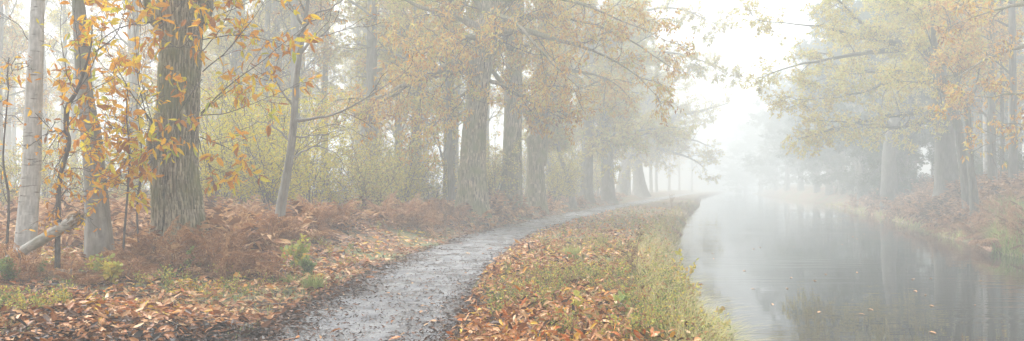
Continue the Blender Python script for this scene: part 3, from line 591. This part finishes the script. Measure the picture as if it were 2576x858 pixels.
# --- yellow understorey shrubs
def shrub_proto(name, h, lm, n, per, lsize, seed=0):
    root = empty(name, (0, 0, 0), '', 'shrub'); st = MB(); cr = MB()
    P = np.zeros((n, 10, 3)); a = rng.uniform(0, 6.28, n); lean = rng.uniform(.0, .75, n); z = np.linspace(0, 1, 10)
    hh = h * rng.uniform(.35, 1.05, n)
    P[:, :, 2] = hh[:, None] * z; P[:, :, 0] = (np.cos(a) * lean * hh)[:, None] * z ** 1.4 + .15 * np.cos(a)[:, None]; P[:, :, 1] = (np.sin(a) * lean * hh)[:, None] * z ** 1.4 + .15 * np.sin(a)[:, None]
    P[:, 1:] += np.cumsum(rng.normal(size=(n, 9, 3)) * .04, axis=1)
    R = .018 * np.linspace(1, .25, 10)[None] * np.ones((n, 1)); tubes(st, P, R, 6)
    kid(root, st.build('stem', M['twig'], root))
    P2, R2 = grow(P, R, 8, h * .38, (25, 65), .05, 6, .16, 0, .06, 1, .5, .2); R2 = np.maximum(R2, .006); tubes(cr, P2, R2, 4, 1)
    P3, R3 = grow(P2, R2, 4, h * .16, (30, 65), 0, 4, .15, .03, .2, 1, .6, .2); R3 = np.maximum(R3, .004); tubes(cr, P3, R3, 3, 1)
    p, d, nr, sz = on_twigs(P3, per, lsize, .05, .3); leaves(cr, p, d, nr, sz, 'oval', 0)
    kid(root, cr.build('crown', [lm, M['twig']], root)); return root
H1 = shrub_proto('hazel_shrub', 4.0, M['yellow_leaf'], 14, 12, .09); H2 = shrub_proto('hazel_shrub', 3.4, M['pale_leaf'], 12, 12, .09)
hz = [(560, 24, 1, 1), (620, 27, 1, 1.1), (690, 24, 1, 1), (780, 27, 1, .95), (850, 29, 2, 1.1), (930, 27, 2, .9), (1010, 34, 2, 1.2), (1080, 36, 2, 1), (500, 29, 1, 1.1), (330, 30, 2, 1), (230, 27, 2, .9), (20, 24, 2, .8), (120, 30, 2, 1), (410, 32, 1, 1), (1240, 42, 2, 1.2), (1420, 62, 2, 1.3), (1400, 54, 1, 1.0), (740, 34, 1, 1.2), (650, 38, 1, 1.3), (1250, 48, 2, 1.2), (1325, 60, 2, 1.7), (1410, 72, 2, 1.9), (1455, 84, 2, 2.2), (1505, 92, 2, 2.2), (1010, 32, 1, .8), (960, 35, 2, 1.1)]
u1 = {1: 0, 2: 0}
for u, D, q, s_ in hz:
    x = (u - U0) / FP * D
    place((H1, H2)[q - 1], not u1[q], x, D, s_, rng.uniform(0, 6), ('', 'yellow leaved hazel shrub beneath the hazy left bank trees', 'pale olive leaved shrub beneath the hazy left bank trees')[q], ('', 'yellow hazel shrubs of the left bank', 'pale shrubs of the left bank')[q], 'shrub'); u1[q] = 1
H3 = shrub_proto('green_shrub', 2.6, M['green_leaf'], 14, 9, .10)
for i, (D, s_, sc) in enumerate([(60, 3, 1), (66, 2.5, 1.2), (74, 2.5, 1.2), (50, 5, 1), (56, 6, 1.1), (86, 3, 1.4), (98, 3, 1.5), (46, 7, 1.0)]):
    x = float(eR(D)) + s_; place(H3, i == 0, x, D, sc, rng.uniform(0, 6), 'dark green bush above the right hand water edge', 'green bushes along the right bank', 'shrub')

# ================================================================== LOW PLANTS
def frond(n, rachis_len, lod=1):
    """n bracken fronds from the origin; returns MB-ready arrays through a builder"""
    mb = MB(); nz = 12
    a = rng.uniform(0, 6.28, n); el = rng.uniform(.5 if lod else .35, 1.5 if lod else 1.35, n); L = rachis_len * rng.uniform(.7, 1.15, n)
    s = np.linspace(0, 1, nz); P = np.zeros((n, nz, 3)); d = np.stack([np.cos(a) * np.cos(el), np.sin(a) * np.cos(el), np.sin(el)], -1); p = np.zeros((n, 3)) + np.stack([np.cos(a), np.sin(a), a * 0], -1) * .06
    for j in range(nz):
        P[:, j] = p; p = p + d * (L / nz)[:, None]; d = unit(d + np.array([0, 0, -.16]) + rng.normal(size=d.shape) * .07)
    tubes(mb, P, .006 * np.linspace(1, .3, nz)[None] * np.ones((n, 1)), 3, 1)
    npn = 22 if lod else 12
    t = np.linspace(.2, .98, npn); i = np.clip((t * (nz - 1)).astype(int), 0, nz - 2); f = (t * (nz - 1) - i)[None, :, None]
    q = P[:, i] * (1 - f) + P[:, i + 1] * f; T = unit(P[:, i + 1] - P[:, i]); S = unit(np.cross(T, np.array([.02, .03, 1.]))); U = np.cross(S, T)
    pl = (.42 * np.sin(np.pi * np.clip((t - .08) / .98, 0, 1)) ** .8 * (1.1 - .7 * t))[None, :] * L[:, None] * rng.uniform(.7, 1.1, (n, npn))
    for sg in (-1, 1):
        dd = unit(S * sg + T * .45 - U * rng.uniform(-.1, .7, (n, npn, 1)) + rng.normal(size=T.shape) * .12)
        if lod:
            k_ = 7; tt = np.linspace(.12, 1, k_)
            for b in (-1, 1):
                pos = q[:, :, None] + dd[:, :, None] * (pl[..., None] * tt)[..., None] - np.array([0, 0, 1.]) * ((pl[..., None] * tt ** 2) * .25)[..., None]
                pd = unit(T[:, :, None] * b + dd[:, :, None] * .6 + rng.normal(size=pos.shape) * .25)
                sz = (pl[..., None] * (.30 * (1.1 - tt))) + .006
                leaves(mb, pos.reshape(-1, 3), pd.reshape(-1, 3), (np.broadcast_to(U[:, :, None], pos.shape) + rng.normal(size=pos.shape) * .4).reshape(-1, 3), sz.ravel(), 'slim', 0, np.repeat(rng.uniform(0, 1, n), npn * k_) * .6 + .4 * rng.uniform(0, 1, n * npn * k_))
        else:
            leaves(mb, q.reshape(-1, 3), dd.reshape(-1, 3), (U + rng.normal(size=U.shape) * .4).reshape(-1, 3), pl.ravel(), 'slim', 0)
    return mb
def merged(protos, pts, name, mats, label, sc=(.7, 1.2)):
    """many plants merged into one tangled mass"""
    out = MB()
    for x, y in pts:
        q = protos[rng.integers(len(protos))]; a = rng.uniform(0, 6.28); s_ = rng.uniform(*sc); c_, n_ = math.cos(a), math.sin(a)
        Rm = np.array([[c_, n_, 0], [-n_, c_, 0], [0, 0, 1]]) * s_; z = float(height(x, y)); V = np.concatenate(q.v) @ Rm + np.array([x, y, z - .02])
        base = out.n; out.v.append(V); out.n += len(V); dr = rng.uniform(-.35, .35)
        for F, m, r, sm in q.f: out.f.append((F + base, m, np.clip(r + dr, 0, 1), sm))
    return tag(out.build(name, mats), label, None, None, 'stuff')
def px_pts(n, urange, Drange, side=None, pw=1.6):
    out = []
    while len(out) < n:
        D = 1 / rng.uniform(1 / Drange[1] ** pw, 1 / Drange[0] ** pw) ** (1 / pw); u = rng.uniform(*urange); x = (u - U0) / FP * D
        if side is not None and not side(x, D): continue
        out.append((x, D))
    return out
fr1 = [frond(7, 1.0) for _ in range(4)]; fr0 = [frond(8, 1.0, 0) for _ in range(3)]
fr_obj = []
for i in range(4):
    r_ = empty('bracken_plant', (0, 0, 0), '', 'fern'); kid(r_, fr1[i].build('fronds', [M['bracken'], M['stalk']], r_)); fr_obj.append(r_)
usedF = set()
zsc = [(.75, 1.3), (.45, .8), (.7, 1.25), (.7, 1.2)]
zones = [('brown bracken plant at the foot of the thick chestnut trunk', 'bracken round the chestnut trunk', px_pts(20, (330, 580), (12.6, 14.2))),
         ('brown bracken plant beneath the birch and fallen log', 'bracken round the fallen log', px_pts(20, (-40, 330), (11.4, 13.2))),
         ('brown bracken plant between the slender leaning tree and the path', 'bracken beside the slender tree', px_pts(34, (600, 980), (15, 21), lambda x, y: x < cx(y) - 3.4)),
         ('brown bracken plant in front of the knobbly chestnut', 'bracken round the knobbly chestnut', px_pts(44, (960, 1240), (24, 31), lambda x, y: x < cx(y) - 2.3))]
for zq, (lab, grp, pts) in enumerate(zones):
    for x, y in pts:
        q = int(rng.integers(4)); o = fr_obj[q] if q not in usedF else copy_tree(fr_obj[q]); usedF.add(q)
        s_ = rng.uniform(*zsc[zq]); o.location = (x, y, float(height(x, y)) - .02); o.rotation_euler = (rng.uniform(-.1, .1), rng.uniform(-.1, .1), rng.uniform(0, 6.28)); o.scale = (s_, s_, s_ * rng.uniform(.8, 1.15)); tag(o, lab, 'fern', grp)
left_ok = lambda m: (lambda x, y: x < cx(y) - m)
merged(fr0, [(a_, b_) for a_, b_ in px_pts(360, (-200, 1150), (14, 36), left_ok(3.4)) if not (b_ < 16.5 and a_ / b_ < -.48)] + px_pts(210, (1180, 1600), (31, 100), left_ok(1.9)), 'bracken', [M['bracken'], M['stalk']], 'tangled brown bracken under the left bank trees')
merged(fr0, [(float(eR(y)) + rng.uniform(.7, 9), y) for y in 1 / rng.uniform(1 / 80, 1 / 34, 700)], 'bracken', [M['bracken_pale'], M['stalk']], 'pale brown bracken covering the far right bank', (.9, 1.4))
merged(fr1, [(float(eR(y)) + .4 + 7 * rng.uniform() ** 1.3, y) for y in 1 / rng.uniform(1 / 37, 1 / 22, 190)], 'bracken', [M['bracken_pale'], M['stalk']], 'rust brown bracken heaped on the nearer right bank', (.8, 1.3))

def blades(n, pts, h, w_, lean=.5, seg=3):
    """grass blades at pts (n,3)"""
    a = rng.uniform(0, 6.28, n); hh = h * rng.uniform(.5, 1.2, n); ln = rng.uniform(.1, lean, n) * 1.3
    s = np.linspace(0, 1, seg + 1); d = np.stack([np.cos(a), np.sin(a), a * 0], -1); sd = np.stack([-np.sin(a), np.cos(a), a * 0], -1)
    c = pts[:, None] + (hh[:, None] * s)[..., None] * np.array([0, 0, 1.]) * (1 - .25 * ln[:, None, None] * s[None, :, None]) + d[:, None] * (hh * ln)[:, None, None] * (s ** 2)[None, :, None]
    ww = w_ * (1 - s ** 1.5) + .0006
    V = np.stack([c - sd[:, None] * ww[None, :, None], c + sd[:, None] * ww[None, :, None]], 2)
    F = grid_faces(seg + 1, 2)[None] + (np.arange(n) * (seg + 1) * 2)[:, None, None]
    return V.reshape(-1, 3), F.reshape(-1, 4), seg
def onground(x, y, dz=0): return np.stack([x, y, height(x, y) + dz], -1)
def samp(n, y0, y1, u0, u1, pw=1.5, edge=None):
    y = 1 / rng.uniform(1 / y1 ** pw, 1 / y0 ** pw, n) ** (1 / pw); t = rng.uniform(0, 1, n)
    lo = u0(y) if callable(u0) else cx(y) + u0; hi = u1(y) if callable(u1) else cx(y) + u1
    return lo + (hi - lo) * t, y
# bank between path and canal
e1 = lambda y: cx(y) + 1.15; e2 = lambda y: eL(y) + .05
g = MB(); x, y = samp(42000, 6.5, 95, lambda y: cx(y) + .95, e2, 1.5)
gm = fbm(x * .9, y * .9, 3, 90) + .35 * sstep(0, 1, (x - cx(y) - 1.2) / 2) - .05
ok = gm > .02; x, y = x[ok], y[ok]; V, F, sg = blades(len(x), onground(x, y, -.01), .12, .0035, 1.1)
g.add(V, F, 0, np.repeat(np.clip(rng.beta(1.6, 2.4, len(x)) + .5 * fbm(x * .5, y * .5, 2, 14), 0, 1), sg))
# rough sward along the water edge
x, y = samp(8500, 7, 90, lambda y: eL(y) - .8, lambda y: eL(y) + .25, 1.3); V, F, sg = blades(len(x), onground(x, y, -.02), .42, .0045, 1.6); g.add(V, F, 0, np.repeat(.5 + .5 * rng.uniform(0, 1, len(x)), sg))
# left verge patches
x, y = samp(30000, 6.5, 60, -12, -1.2, 1.5); gm = fbm(x * .8, y * .8, 3, 55) - .12 * sstep(8, 25, y) * 0; ok = gm > .10; x, y = x[ok], y[ok]
V, F, sg = blades(len(x), onground(x, y, -.01), .11, .0035, .9); g.add(V, F, 0, np.repeat(rng.uniform(0, .8, len(x)), sg))
tag(g.build('grass', M['grass']), 'short rough grass on both verges and along the water edge', None, None, 'stuff')
g = MB(); x, y = samp(9000, 19, 34, lambda y: eR(y) - .1, lambda y: eR(y) + 2.6, 1.2); ok = (x / y > .60); x, y = x[ok], y[ok]
V, F, sg = blades(len(x), onground(x, y, -.02), .8, .010, 1.0); g.add(V, F, 0, np.repeat(rng.uniform(0, .6, len(x)), sg))
x, y = samp(3000, 30, 90, lambda y: eR(y) - .1, lambda y: eR(y) + 1.0, 1.2); V, F, sg = blades(len(x), onground(x, y, -.02), .45, .012, 1.3); g.add(V, F, 0, np.repeat(rng.uniform(.4, 1, len(x)), sg))
tag(g.build('reed_grass', M['grass']), 'long green grass hanging over the right hand water edge', None, None, 'stuff')

# weeds on the bank: leafy stalks; one mass, plus single plants in front
def weed(n, h, lsz, nl, twist=.4):
    mb = MB(); a = rng.uniform(0, 6.28, n); ln = rng.uniform(.05, .6, n); hh = h * rng.uniform(.5, 1.1, n); z = np.linspace(0, 1, 7)
    P = np.zeros((n, 7, 3)); P[:, :, 2] = hh[:, None] * z; P[:, :, 0] = (np.cos(a) * ln * hh)[:, None] * z ** 1.5; P[:, :, 1] = (np.sin(a) * ln * hh)[:, None] * z ** 1.5
    P[:, 1:] += np.cumsum(rng.normal(size=(n, 6, 3)) * .012, axis=1); tubes(mb, P, .0035 * np.linspace(1, .4, 7)[None] * np.ones((n, 1)), 3, 1)
    P2, R2 = grow(P, np.full((n, 7), .003), 3, h * .3, (30, 60), .1, 4, .15, 0, .3, 1, .6); tubes(mb, P2, np.maximum(R2, .0018), 3, 1)
    for PP in (P, P2):
        p, d, nr, sz = on_twigs(PP, nl, lsz, .01, .1, .15); leaves(mb, p, d, nr, sz, 'round', 0, np.clip(rng.beta(1.5, 1.5, len(p)), 0, 1))
    return mb
wd = [weed(6, .36, .045, 3) for _ in range(4)] + [weed(7, .5, .036, 4) for _ in range(5)] + [weed(9, .45, .014, 2) for _ in range(2)]
pts = [(a_, b_) for a_, b_ in [(cx(y) + 1.3 + (eL(y) + .05 - cx(y) - 1.3) * rng.uniform(0, 1.0) ** .62, y) for y in 1 / rng.uniform(1 / 90 ** 1.2, 1 / 7.5 ** 1.2, 2600) ** (1 / 1.2)] if fbm(a_ * .9, b_ * .7, 3, 123) > .06 - .7 * sstep(1.8, 0, eL(b_) - a_)]
merged(wd, pts, 'bank_weeds', [M['weed'], M['stalk']], 'yellowing weeds and brambles covering the bank beside the canal', (.25, .8))
pts = [(a_, b_) for a_, b_ in px_pts(900, (-100, 1400), (7, 40), left_ok(1.7)) if fbm(a_ * .7, b_ * .7, 3, 222) > (.12 if b_ < 11 else .0)]
merged(wd[:3], pts, 'ground_ivy', [M['green2'] if 'green2' in M else M['weed'], M['stalk']], 'low green ivy and bramble leaves among the leaf litter', (.3, .75))
# dried brown seed stalks
def dock(n, h):
    mb = weed(n, h, .02, 2); return mb
for (u, D, s_, lab) in [(1155, 24, 1.0, 'dry brown seed stalk left of the knobbly chestnut base'), (1120, 24.5, .8, 'shorter dry brown seed stalk furthest left of the knobbly chestnut'), (1200, 26, .7, 'dry brown seed stalk touching the knobbly chestnut base'), (1690, 55, 1.0, 'dry brown stalk standing at the far end of the bank'), (1592, 13, .7, 'dry reddish stalk among weeds in the middle of the bank')]:
    x = (u - U0) / FP * D; r_ = empty('dried_weed', (x, D, float(height(x, D))), lab, 'weed')
    m = MB(); P = np.zeros((4, 8, 3)); P[:, :, 2] = 1.0 * s_ * np.linspace(0, 1, 8); P[:, 1:] += np.cumsum(rng.normal(size=(4, 7, 3)) * .03, axis=1); tubes(m, P, .006 * np.linspace(1, .5, 8)[None] * np.ones((4, 1)), 4)
    kid(r_, m.build('stem', M['stalk'], r_)); m = MB(); P2, R2 = grow(P, np.full((4, 8), .005), 7, .25 * s_, (20, 50), .2, 5, .1, 0, .4, 1, .6); tubes(m, P2, R2, 3)
    q, d, nr, sz = on_twigs(P2, 12, .035, .015, .1, .3); leaves(m, q, d, nr, sz, 'oval', 0); kid(r_, m.build('seed_head', M['stalk'], r_))
# single leafy plants
def one_weed(name, u, D, n, h, lsz, nl, lab, cat, rr=(0, 1), mt='weed'):
    x = (u - U0) / FP * D; m = weed(n, h, lsz, nl); r_ = empty(name, (x, D, float(height(x, D)) - .01), lab, cat)
    m.f = [(F, mm, (r * (rr[1] - rr[0]) + rr[0]) if mm == 0 else r, s_) for F, mm, r, s_ in m.f]
    kid(r_, m.build('leafy_stems', [M[mt], M['stalk']], r_))
one_weed('bramble', 252, 11.8, 10, .42, .075, 6, 'yellow green bramble patch in the litter, in front of the bracken hollow', 'bramble', (.2, .8))
one_weed('bramble', 285, 11.3, 8, .34, .08, 6, 'brightest yellow bramble sprig beside the larger yellow green patch', 'bramble', (.45, .85))
one_weed('bramble', 22, 11.4, 12, .30, .07, 7, 'dark green low bramble at the bottom left edge', 'bramble', (0, .3))
one_weed('bramble', 90, 11.9, 9, .26, .06, 7, 'dark green ivy clump right of the low bramble at the left edge', 'bramble', (0, .3))
one_weed('bramble', 480, 13.2, 12, .34, .06, 7, 'green bramble under the right side of the thick chestnut', 'bramble', (0, .5))
one_weed('bramble', 560, 13, 10, .34, .07, 7, 'green bramble between the thick chestnut and the slender tree', 'bramble', (.1, .55))
one_weed('bramble', 740, 14.2, 10, .55, .10, 4, 'tall green leafy plant at the foot of the slender leaning tree', 'bramble', (.15, .75))
one_weed('bramble', 775, 13.6, 12, .35, .06, 8, 'low green ivy patch below the slender leaning tree', 'bramble', (0, .35))
one_weed('bramble', 1560, 9.6, 7, .3, .09, 5, 'round leaved green and yellow bramble at the bottom of the bank', 'bramble', (.1, .75))
one_weed('bramble', 1450, 9.4, 4, .26, .08, 4, 'small yellow leaved sprig near the bottom left of the bank', 'bramble', (.45, .8))
one_weed('bramble', 1800, 10.6, 8, .6, .06, 5, 'yellow leaved plant leaning over the water at the bottom of the bank', 'bramble', (.5, .95))
one_weed('bramble', 1730, 12.2, 8, .75, .07, 5, 'tall yellow and brown leaved plant on the water side of the bank', 'bramble', (.5, 1))
one_weed('bramble', 1745, 15, 8, .7, .07, 5, 'yellow leafed bramble arching towards the water halfway along the bank', 'bramble', (.4, .95))
def tuft(u, D, n, h, lab):
    x = (u - U0) / FP * D; a = rng.normal(size=(n, 2)) * .08; p = np.stack([a[:, 0], a[:, 1], 0 * a[:, 0]], -1); V, F, sg = blades(n, p, h, .006, 1.0, 4)
    m = MB(); m.add(V, F, 0, np.repeat(rng.uniform(.1, .6, n), sg)); o = m.build('grass_tuft', M['grass']); o.location = (x, D, float(height(x, D)) - .02); tag(o, lab, 'grass tuft')
tuft(787, 12.4, 260, .3, 'bright green grass tuft on the left verge by the path')
tuft(720, 12.9, 120, .2, 'small grass tuft left of the bright verge tuft')
tuft(1440, 16.5, 300, .32, 'green grass tuft at the left edge of the bank by the path')
tuft(1300, 11.2, 220, .2, 'grass tuft against the right path edge near the bottom')
tuft(1800, 9.9, 160, .5, 'pale dry grass tuft overhanging the water at the bottom')

# ================================================================== LEAF LITTER
def flat_leaves(mb, x, y, size, kind='long', lift=.012, tilt=.45, rr=None, zz=None):
    n = len(x); a = rng.uniform(0, 6.28, n); d = np.stack([np.cos(a), np.sin(a), rng.normal(size=n) * tilt * .5], -1)
    nr = np.stack([rng.normal(size=n) * tilt, rng.normal(size=n) * tilt, np.ones(n)], -1)
    z = (height(x, y) if zz is None else zz) + lift * rng.uniform(.3, 2.2, n) + .15 * size * np.abs(d[:, 2])
    leaves(mb, np.stack([x, y, z], -1), d, nr, size, kind, 0, rr, rng.uniform(-.5, 1.1, n))
lit = MB()
for n, y0, y1, pw, sz in ((21000, 6.5, 14, 1.2, .118), (14000, 13, 30, 1.4, .15), (9000, 28, 75, 1.2, .19)):
    x, y = samp(n, y0, y1, lambda y: np.maximum(cx(y) - 1.15 - 12, -.72 * y), lambda y: cx(y) - 1.0, pw)
    cl = fbm(x * .8, y * .8, 3, 55); ok = rng.uniform(size=n) < np.clip(1.15 - 2.2 * np.maximum(cl - .05, 0), .25, 1); x, y = x[ok], y[ok]
    c = np.clip(rng.beta(1.7, 1.7, len(x)) + .6 * fbm(x * .7, y * .7, 4, 8), 0, 1); wet = sstep(-2.0, -1.0, x - cx(y)); c = c * (1 - .55 * wet)
    flat_leaves(lit, x, y, sz * (.28 + 1.0 * rng.beta(2, 1.5, len(x))), 'long', .02, .6, c)
for n, y0, y1, pw, sz in ((12000, 6.5, 15, 1.2, .112), (9000, 14, 60, 1.3, .15)):
    x, y = samp(n, y0, y1, lambda y: cx(y) + 1.0, lambda y: eL(y) - .2, pw); t = (x - cx(y) - 1.1) / np.maximum(eL(y) - cx(y) - 1.1, 1)
    ok = rng.uniform(size=n) < np.clip(1.25 - .75 * t - sstep(16, 30, y) * .3, .2, 1) * np.clip(1 - 2.0 * np.maximum(fbm(x * 1.1, y * 1.1, 3, 91), 0), .2, 1); x, y = x[ok], y[ok]
    c = np.clip(rng.beta(1.7, 1.7, len(x)) + .18 * (rng.uniform(size=len(x)) < .4), 0, 1)
    flat_leaves(lit, x, y, sz * rng.uniform(.55, 1.2, len(x)), 'long', .05, .8, c)
x, y = samp(3200, 6.8, 45, lambda y: cx(y) + 1.5, lambda y: eL(y) + .05, 1.25); flat_leaves(lit, x, y, .11 * rng.uniform(.5, 1.2, len(x)), 'long', .11, 1.2, rng.beta(1.5, 1.2, len(x)))
x = []; y = 1 / rng.uniform(1 / 60, 1 / 21, 5000); x = eR(y) + rng.uniform(.6, 9, 5000); flat_leaves(lit, x, y, .16 * rng.uniform(.6, 1.2, 5000), 'slim', .03, .6)
tag(lit.build('fallen_leaves', M['litter']), 'carpet of brown and russet fallen chestnut leaves on both verges', None, None, 'stuff')
# dark trodden bits on the path
deb = MB(); n = 9000; y = 1 / rng.uniform(1 / 45 ** 1.3, 1 / 6.5 ** 1.3, n) ** (1 / 1.3); sgn = np.where(rng.uniform(size=n) < .62, -1, 1); off = 1.28 - np.abs(rng.normal(size=n)) * .33
ok = off > 0; y, sgn, off = y[ok], sgn[ok], off[ok]; x = cx(y) + sgn * off
flat_leaves(deb, x, y, .055 * rng.uniform(.4, 1.8, len(x)), 'slim', .006, .35, rng.uniform(0, .3, len(x)), np.full(len(x), .012))
n = 4500; y = 1 / rng.uniform(1 / 40, 1 / 6.5, n); x = cx(y) + rng.uniform(-1, 1, n); flat_leaves(deb, x, y, .038 * rng.uniform(.4, 1.8, n), 'slim', .006, .3, rng.uniform(0, .35, n), np.full(n, .014))
tag(deb.build('leaf_debris', M['litter']), 'small dark trodden leaf scraps on the muddy path', None, None, 'stuff')
tw = MB(); n = 900; x, y = samp(n, 7, 35, lambda y: np.maximum(cx(y) - 12, -.72 * y), lambda y: eL(y) - .4, 1.4); ok = np.abs(x - cx(y)) > .8; x, y = x[ok], y[ok]; n = len(x)
a = rng.uniform(0, 6.28, n); L_ = rng.uniform(.1, .5, n)[:, None, None]; s_ = np.linspace(-.5, .5, 5)[None, :, None]
P = onground(x, y, .035)[:, None] + s_ * L_ * np.stack([np.cos(a), np.sin(a), rng.normal(size=n) * .2], -1)[:, None] + np.cumsum(rng.normal(size=(n, 5, 3)) * [.012, .012, .004], axis=1)
tubes(tw, P, np.full((n, 5), .0035) * rng.uniform(.6, 1.6, (n, 1)), 4); tag(tw.build('fallen_twigs', M['twig']), 'thin broken twigs scattered through the leaf litter', None, None, 'stuff')
# single leaves one can count on the path
def single(x, y, s_, c, lab, grp=None, z=.03, tilt=.3):
    m = MB(); V = np.zeros((1, 3)); a = rng.uniform(0, 6.28); leaves(m, V, np.array([[math.cos(a), math.sin(a), .12]]), np.array([[rng.normal() * tilt, rng.normal() * tilt, 1.]]), np.array([s_]), 'long', 0, np.array([c]), np.array([rng.uniform(.2, .9)]))
    o = m.build('fallen_leaf', M['litter']); o.location = (x, y, z); tag(o, lab, 'leaf', grp)
for u, v, s_, c, lab in [(862, 836, .15, .9, 'largest tan leaf at the bottom of the path'), (1090, 750, .13, .5, 'rust leaf right of centre on the lower path'), (955, 694, .16, .55, 'orange brown leaf at the left path edge, mid height'), (1240, 628, .14, .45, 'brown leaf near the right path edge in the middle distance'),
                         (1170, 640, .15, .72, 'tan leaf alone in the middle of the path'), (820, 785, .15, .8, 'pale tan leaf on the lower left of the path'), (1010, 855, .14, .85, 'cream leaf at the very bottom of the path'), (1100, 600, .16, .5, 'brown leaf halfway up the path'), (1330, 560, .18, .4, 'brown leaf where the path narrows'), (1210, 850, .13, .6, 'orange leaf at the bottom right of the path'), (1060, 775, .13, .8, 'pale leaf below the middle of the path')]:
    D = CAMZ * FP / (v - V0); single((u - U0) / FP * D, D, s_, c, lab)
single(*((585 - U0) / FP * 12.3, 12.3), .26, .93, 'large bright red brown curled leaf propped in the left verge', None, float(height(-4.3, 12.3)) + .12, 1.2)
for i in range(64):
    y = float(1 / rng.uniform(1 / 32, 1 / 8.2)); single(float(cx(y)) + float(rng.uniform(-1.1, 1.1)), y, float(rng.uniform(.05, .12)), float(rng.uniform(.15, .9)), 'small fallen leaf trodden into the muddy path', 'small leaves scattered on the path', .025)
for i in range(36):
    y = float(1 / rng.uniform(1 / 40, 1 / 11)); x = float(rng.uniform(eL(y) + 1, eR(y) - 1))
    single(x, y, .12, .8, 'small pale leaf floating on the canal', 'leaves floating on the canal', WATER + .008, .05)

# ================================================================== FALLEN BIRCH LOG
a, b = at(-38, 690, 12.5), at(196, 550, 12.0); r_ = empty('fallen_log', (a[0], a[1], a[2]), 'broken white birch log propped up in the bracken at the left', 'log')
q = resample(np.array([a, a * .5 + b * .5 + np.array([0, 0, .01]), b]), 30) - a; m = MB(); R = np.linspace(.065, .088, 30) + .004 * rng.normal(size=30); 
trunk_mesh(m, q, R, 32, 0, 0, 0, (), .05); kid(r_, m.build('bark_sleeve', M['log'], r_))
m = MB(); T = unit(b - a); n1 = unit(np.cross(T, [0, 0, 1])); n2 = np.cross(n1, T)
for k_ in range(34):   # splintered heartwood in the broken end
    an = rng.uniform(0, 6.28); rr = .095 * math.sqrt(rng.uniform()); o_ = b - a + n1 * rr * math.cos(an) + n2 * rr * math.sin(an) - T * .12
    L_ = rng.uniform(.10, .26); P = np.stack([o_ + T * L_ * s_ + rng.normal(size=3) * .006 for s_ in np.linspace(0, 1, 4)]); tubes(m, P, np.array([.018, .016, .011, .002]), 5)
kid(r_, m.build('splintered_end', M['wood'], r_))
m = MB(); P = np.stack([np.array([(120 - U0) / FP * 11.9, 11.9, .35]) + np.array([k_ * .16, k_ * .03, .02 * math.sin(k_)]) for k_ in range(8)]); b0 = P[0].copy(); P = P - b0
trunk_mesh(m, resample(P, 26), np.full(26, .10), 24, 0, 0, 0, (), .2); o = m.build('mossy_log', M['wood']); o.location = b0; o.location.z = float(height(b0[0], b0[1])) + .05; tag(o, 'dark rotten log lying under bracken below the white birch log', 'log')

# ================================================================== AIR, LIGHT, CAMERA
zs = MB(); x0, x1, y0, y1, z0, z1 = -165, 325, -34, 335, -2.4, 26
V = np.array([(x, y, z) for z in (z0, z1) for y in (y0, y1) for x in (x0, x1)], float)
zs.add(V, np.array([[0, 2, 3, 1], [4, 5, 7, 6], [0, 1, 5, 4], [2, 6, 7, 3], [0, 4, 6, 2], [1, 3, 7, 5]]), smooth=False)
m = bpy.data.materials.new('mist'); m.use_nodes = True; nt = m.node_tree; nt.nodes.clear(); out = nt.nodes.new('ShaderNodeOutputMaterial')
pv = nt.nodes.new('ShaderNodeVolumePrincipled'); pv.inputs['Color'].default_value = (.925, .962, .965, 1); pv.inputs['Density'].default_value = .0095; pv.inputs['Anisotropy'].default_value = 0
nt.links.new(pv.outputs[0], out.inputs['Volume'])
tag(zs.build('haze', m), 'pale morning mist filling the wood and canal', None, None, 'stuff')

W = bpy.data.worlds.new('World'); bpy.context.scene.world = W; W.use_nodes = True; nt = W.node_tree; bg = nt.nodes['Background']
EL, AZ = 55, -50     # sun high and to the left, behind the overcast
sky = nt.nodes.new('ShaderNodeTexSky'); sky.sky_type = 'NISHITA'; sky.sun_disc = False; sky.sun_elevation = rad(EL); sky.sun_rotation = rad(AZ); sky.air_density = 1.0; sky.dust_density = 4.0; sky.ozone_density = 1.0
hs = nt.nodes.new('ShaderNodeHueSaturation'); hs.inputs['Saturation'].default_value = .2; nt.links.new(sky.outputs[0], hs.inputs['Color']); nt.links.new(hs.outputs[0], bg.inputs[0]); bg.inputs[1].default_value = .15
sl = bpy.data.lights.new('sun', 'SUN'); sl.energy = 1.5; sl.angle = rad(25); sl.color = (.95, .99, 1); so = bpy.data.objects.new('sun', sl); C.objects.link(so)
dv = Vector((math.sin(rad(AZ)) * math.cos(rad(EL)), math.cos(rad(AZ)) * math.cos(rad(EL)), math.sin(rad(EL)))); so.rotation_euler = dv.to_track_quat('Z', 'Y').to_euler(); so.location = (0, 0, 40)
cd = bpy.data.cameras.new('camera'); cd.lens = 36 * FP / 2576; cd.sensor_width = 36; cd.clip_end = 1500; cd.clip_start = .05; cd.shift_y = (V0 - 429) / 2576
co = bpy.data.objects.new('camera', cd); co.location = (0, 0, CAMZ); co.rotation_euler = (rad(90), 0, 0); C.objects.link(co)
sc = bpy.context.scene; sc.camera = co
sc.view_settings.view_transform = 'Standard'; sc.view_settings.look = 'None'; sc.view_settings.gamma = 1; sc.view_settings.exposure = 1.45
sc.cycles.max_bounces = 10; sc.cycles.diffuse_bounces = 3; sc.cycles.glossy_bounces = 2; sc.cycles.transmission_bounces = 3; sc.cycles.volume_bounces = 5; sc.cycles.transparent_max_bounces = 4
sc.cycles.use_denoising = True
print('faces', sum(len(me.polygons) for me in bpy.data.meshes), 'objects', len(bpy.data.objects), 'script', round(time.time() - T0, 1))
